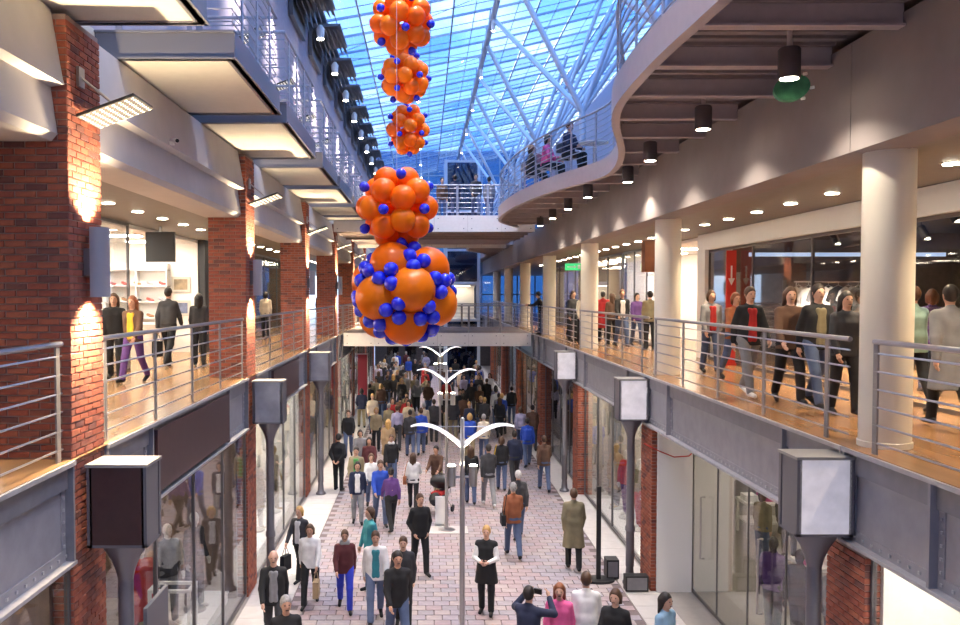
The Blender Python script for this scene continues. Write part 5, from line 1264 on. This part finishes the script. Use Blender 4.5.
# ================================================================== MANNEQUINS AND SHOP DISPLAYS
def mannequin(x, y, z, rot, skin, top, bot, label, pose='display', res=.022):
    t = empty('mannequin', (x, y, z), R(rot), label, 'mannequin')
    o = obj('body', body_mesh(pose, res), t); setm(o, skin); o.material_slots[1].link = 'OBJECT'; o.material_slots[1].material = skin
    if top: o = obj('top', top_mesh(pose, top[0], res), t); setm(o, cm(top[1]))
    if bot: o = obj('trousers', trouser_mesh(pose, res), t); setm(o, cm(bot))
    J = SK[pose]; MB().lathe((0, 0, -.05), [(.2, 0), (.2, .045), (.03, .055)], 18).build('stand', m_inox, t)
    return t
m_mq = mat('mannequin_white', (.62, .58, .52), .35); m_mqd = mat('mannequin_dark', (.045, .03, .03), .25); m_mqg = mat('mannequin_gold', (.40, .26, .10), .35)
def plinth(x, y, w, d, h, label, m=m_white):
    t = empty('display_plinth', (x, y, 0), 0, label, 'plinth'); MB().box(-w / 2, w / 2, -d / 2, d / 2, 0, h - .04).build('base', m, t); MB().box(-w / 2 - .02, w / 2 + .02, -d / 2 - .02, d / 2 + .02, h - .04, h).build('top', m_whitep, t)
plinth(-4.6, 14.2, 1.45, 4.6, .22, 'low white display platform in the nearest left shop window')
for x, y, r_, sk, tp, bt, lb in ((-4.25, 15.5, 60, m_mq, ('jacket', 'black'), 'black', 'pale mannequin in black jacket in the left shop window'), (-4.5, 14.7, 50, m_mq, ('jacket', 'charcoal'), 'grey', 'pale mannequin in charcoal jacket in the left shop window'), (-4.6, 13.6, 40, m_mq, ('coat', 'red'), 'red', 'mannequin in coral red coat in the left shop window'), (-4.9, 14.1, 70, m_mqg, ('shirt', 'lightblue'), 'khaki', 'mannequin in light blue shirt and khaki trousers, left window')):
    mannequin(x, y, .27, r_, sk, tp, bt, lb)
def frame_cube(x, y, z, w, h, label, m):
    t = empty('open_cube_stand', (x, y, z), 0, label, 'stand')
    for sx in (-1, 1):
        for sy in (-1, 1): MB().box(sx * w / 2 - .025, sx * w / 2 + .025, sy * .2 - .025, sy * .2 + .025, 0, h).build('upright', m, t)
        for zz in (0, h - .05): MB().box(sx * w / 2 - .025, sx * w / 2 + .025, -.2, .2, zz, zz + .05).build('side_bar', m, t)
    for sy in (-1, 1):
        for zz in (0, h - .05): MB().box(-w / 2, w / 2, sy * .2 - .025, sy * .2 + .025, zz, zz + .05).build('cross_bar', m, t)
frame_cube(-4.05, 13.5, .22, .62, 1.15, 'white open display frame at the front of the left window', m_white); frame_cube(-4.55, 12.6, .22, .7, .6, 'low white open display frame in the left window', m_white)
plinth(-4.5, 21.4, 1.3, 5.0, .15, 'low white display platform in the second left shop window')
for x, y, r_, sk, tp, bt, lb in ((-4.1, 22.8, 70, m_mqg, ('jacket', 'sand'), 'khaki', 'golden-headed mannequin in sand jacket, second left shop window'), (-4.2, 21.0, 60, m_mq, ('coat', 'cream'), 'white', 'mannequin in cream coat, second left shop window'), (-4.3, 19.6, 60, m_mq, ('coat', 'white'), 'white', 'mannequin in long white coat, second left shop window')): mannequin(x, y, .20, r_, sk, tp, bt, lb)
plinth(5.35, 21.8, .9, 5.5, .10, 'low pale display platform in the right window with the curtain')
for x, y, r_, sk, tp, bt, lb in ((5.3, 23.4, -60, m_mqg, ('coat', 'camel'), 'grey', 'mannequin in camel coat in the right window with the curtain'), (5.35, 22.4, -60, m_mq, ('jacket', 'red'), 'purple', 'mannequin in red jacket in the right window with the curtain'), (5.4, 21.2, -60, m_mq, ('shirt', 'olive'), 'red', 'mannequin in olive top in the right window with the curtain')): mannequin(x, y, .15, r_, sk, tp, bt, lb)
for x, y, r_, tp, lb in ((6.05, 14.6, -50, ('jacket', 'purple'), 'dark mannequin in violet top inside the right shop glass'), (6.2, 13.9, -60, ('jacket', 'black'), 'dark mannequin in black jacket inside the right shop glass'), (6.5, 13.3, -60, ('jacket', 'grey'), 'dark mannequin in grey jacket inside the right shop glass')): mannequin(x, y, .06, r_, m_mqd, tp, 'charcoal', lb)
person(6.75, 20.4, .01, 1.76, 60, 'stand', ('jacket', 'black'), 'jeans', ('short', 'dark'), 'person in black inside the right shop beside the white wall panel')
person(7.45, 18.6, .01, 1.70, 120, 'stand', ('jacket', 'olive'), 'jeans', ('bob', 'brown'), 'customer in olive jacket deep inside the right shop')
def display_table(x, y, label, cl):
    t = empty('display_table', (x, y, 0), 0, label, 'table')
    MB().box(-.8, .8, -.4, .4, .82, .88).build('table_top', m_white, t); MB().box(-.76, .76, -.36, .36, .35, .39).build('lower_shelf', m_white, t)
    for sx in (-.75, .75):
        for sy in (-.35, .35): MB().box(sx - .03, sx + .03, sy - .03, sy + .03, 0, .82).build('leg', m_white, t)
    for i, c in enumerate(cl):
        b = empty('folded_clothes', (x - .6 + i * .4, y, .88), 0, f'{c} pile of folded clothes on the {label}', 'clothes')
        for q in range(3): MB().box(-.15, .15, -.2, .2, q * .05, q * .05 + .045).build('folded_garment', cm(c), b)
display_table(8.75, 21.2, 'white display table in the right shop', ('white', 'pink', 'grey', 'charcoal')); display_table(8.0, 16.2, 'nearer white display table in the right shop', ('pink', 'white', 'navy', 'sand'))
rk = empty('clothes_rack', (7.7, 23.3, 0), 0, 'steel clothes rack at the back of the street-level right shop', 'clothes rack')
MB().cyl((-.6, 0, 1.72), (1.5, 0, 1.72), .016, 8).build('rail', m_inox, rk)
for xx in (-.55, 1.45): MB().cyl((xx, 0, .03), (xx, 0, 1.72), .018, 8).build('leg', m_inox, rk); MB().box(xx - .03, xx + .03, -.25, .25, 0, .03).build('foot', m_inox, rk)
for i, c in enumerate((1, 3, 1, 5, 3, 0, 1)): garment((7.3 + .25 * i, 23.3, 1.65), GC[c], f'{GN[c]} garment, {("first" if i == 0 else ordinal(i))} from the left in the street-level right shop', 'garments in the street-level right shop', R(55))
for x, y, r_, tp, lb in ((7.3, 21.6, -20, ('jacket', 'charcoal'), 'dark mannequin in charcoal jacket deep inside the right shop'), (8.3, 19.2, -30, ('coat', 'black'), 'dark mannequin in black coat beside the white display table'), (9.6, 18.6, -40, ('jacket', 'brown'), 'dark mannequin in brown jacket deep inside the right shop')): mannequin(x, y, .06, r_, m_mqd, tp, 'charcoal', lb)
# dark clothes-shop visitors and staff
for x, y, c, lb in ((8.6, 16.8, 'white', 'person in white shirt inside the dark clothes shop'), (8.4, 12.9, 'red', 'person in red inside the dark clothes shop'), (9.0, 10.6, 'blue', 'person in blue inside the dark clothes shop')): person(x, y, MID, 1.7, 30, 'stand', ('shirt', c), 'black', ('short', 'brown'), lb, res=M_)
# bright beige hanging lamps over the nearest right window
for k, y in enumerate((5.6, 7.4)):
    t = empty('window_lamp', (5.3, y, MID - .30), 0, ['small white cylinder lamp in the near right window, nearest', 'small white cylinder lamp in the near right window, farther'][k], 'lamp'); MB().cyl((0, 0, -.75), (0, 0, 0), .008, 6).build('cable', m_inox, t); MB().lathe((0, 0, -1.0), [(.09, 0), (.09, .24), (.03, .26)], 16).build('shade', m_white, t, True); MB().lathe((0, 0, -1.0), [(.08, .005), (.08, .02)], 14).build('bulb', m_lamp, t)
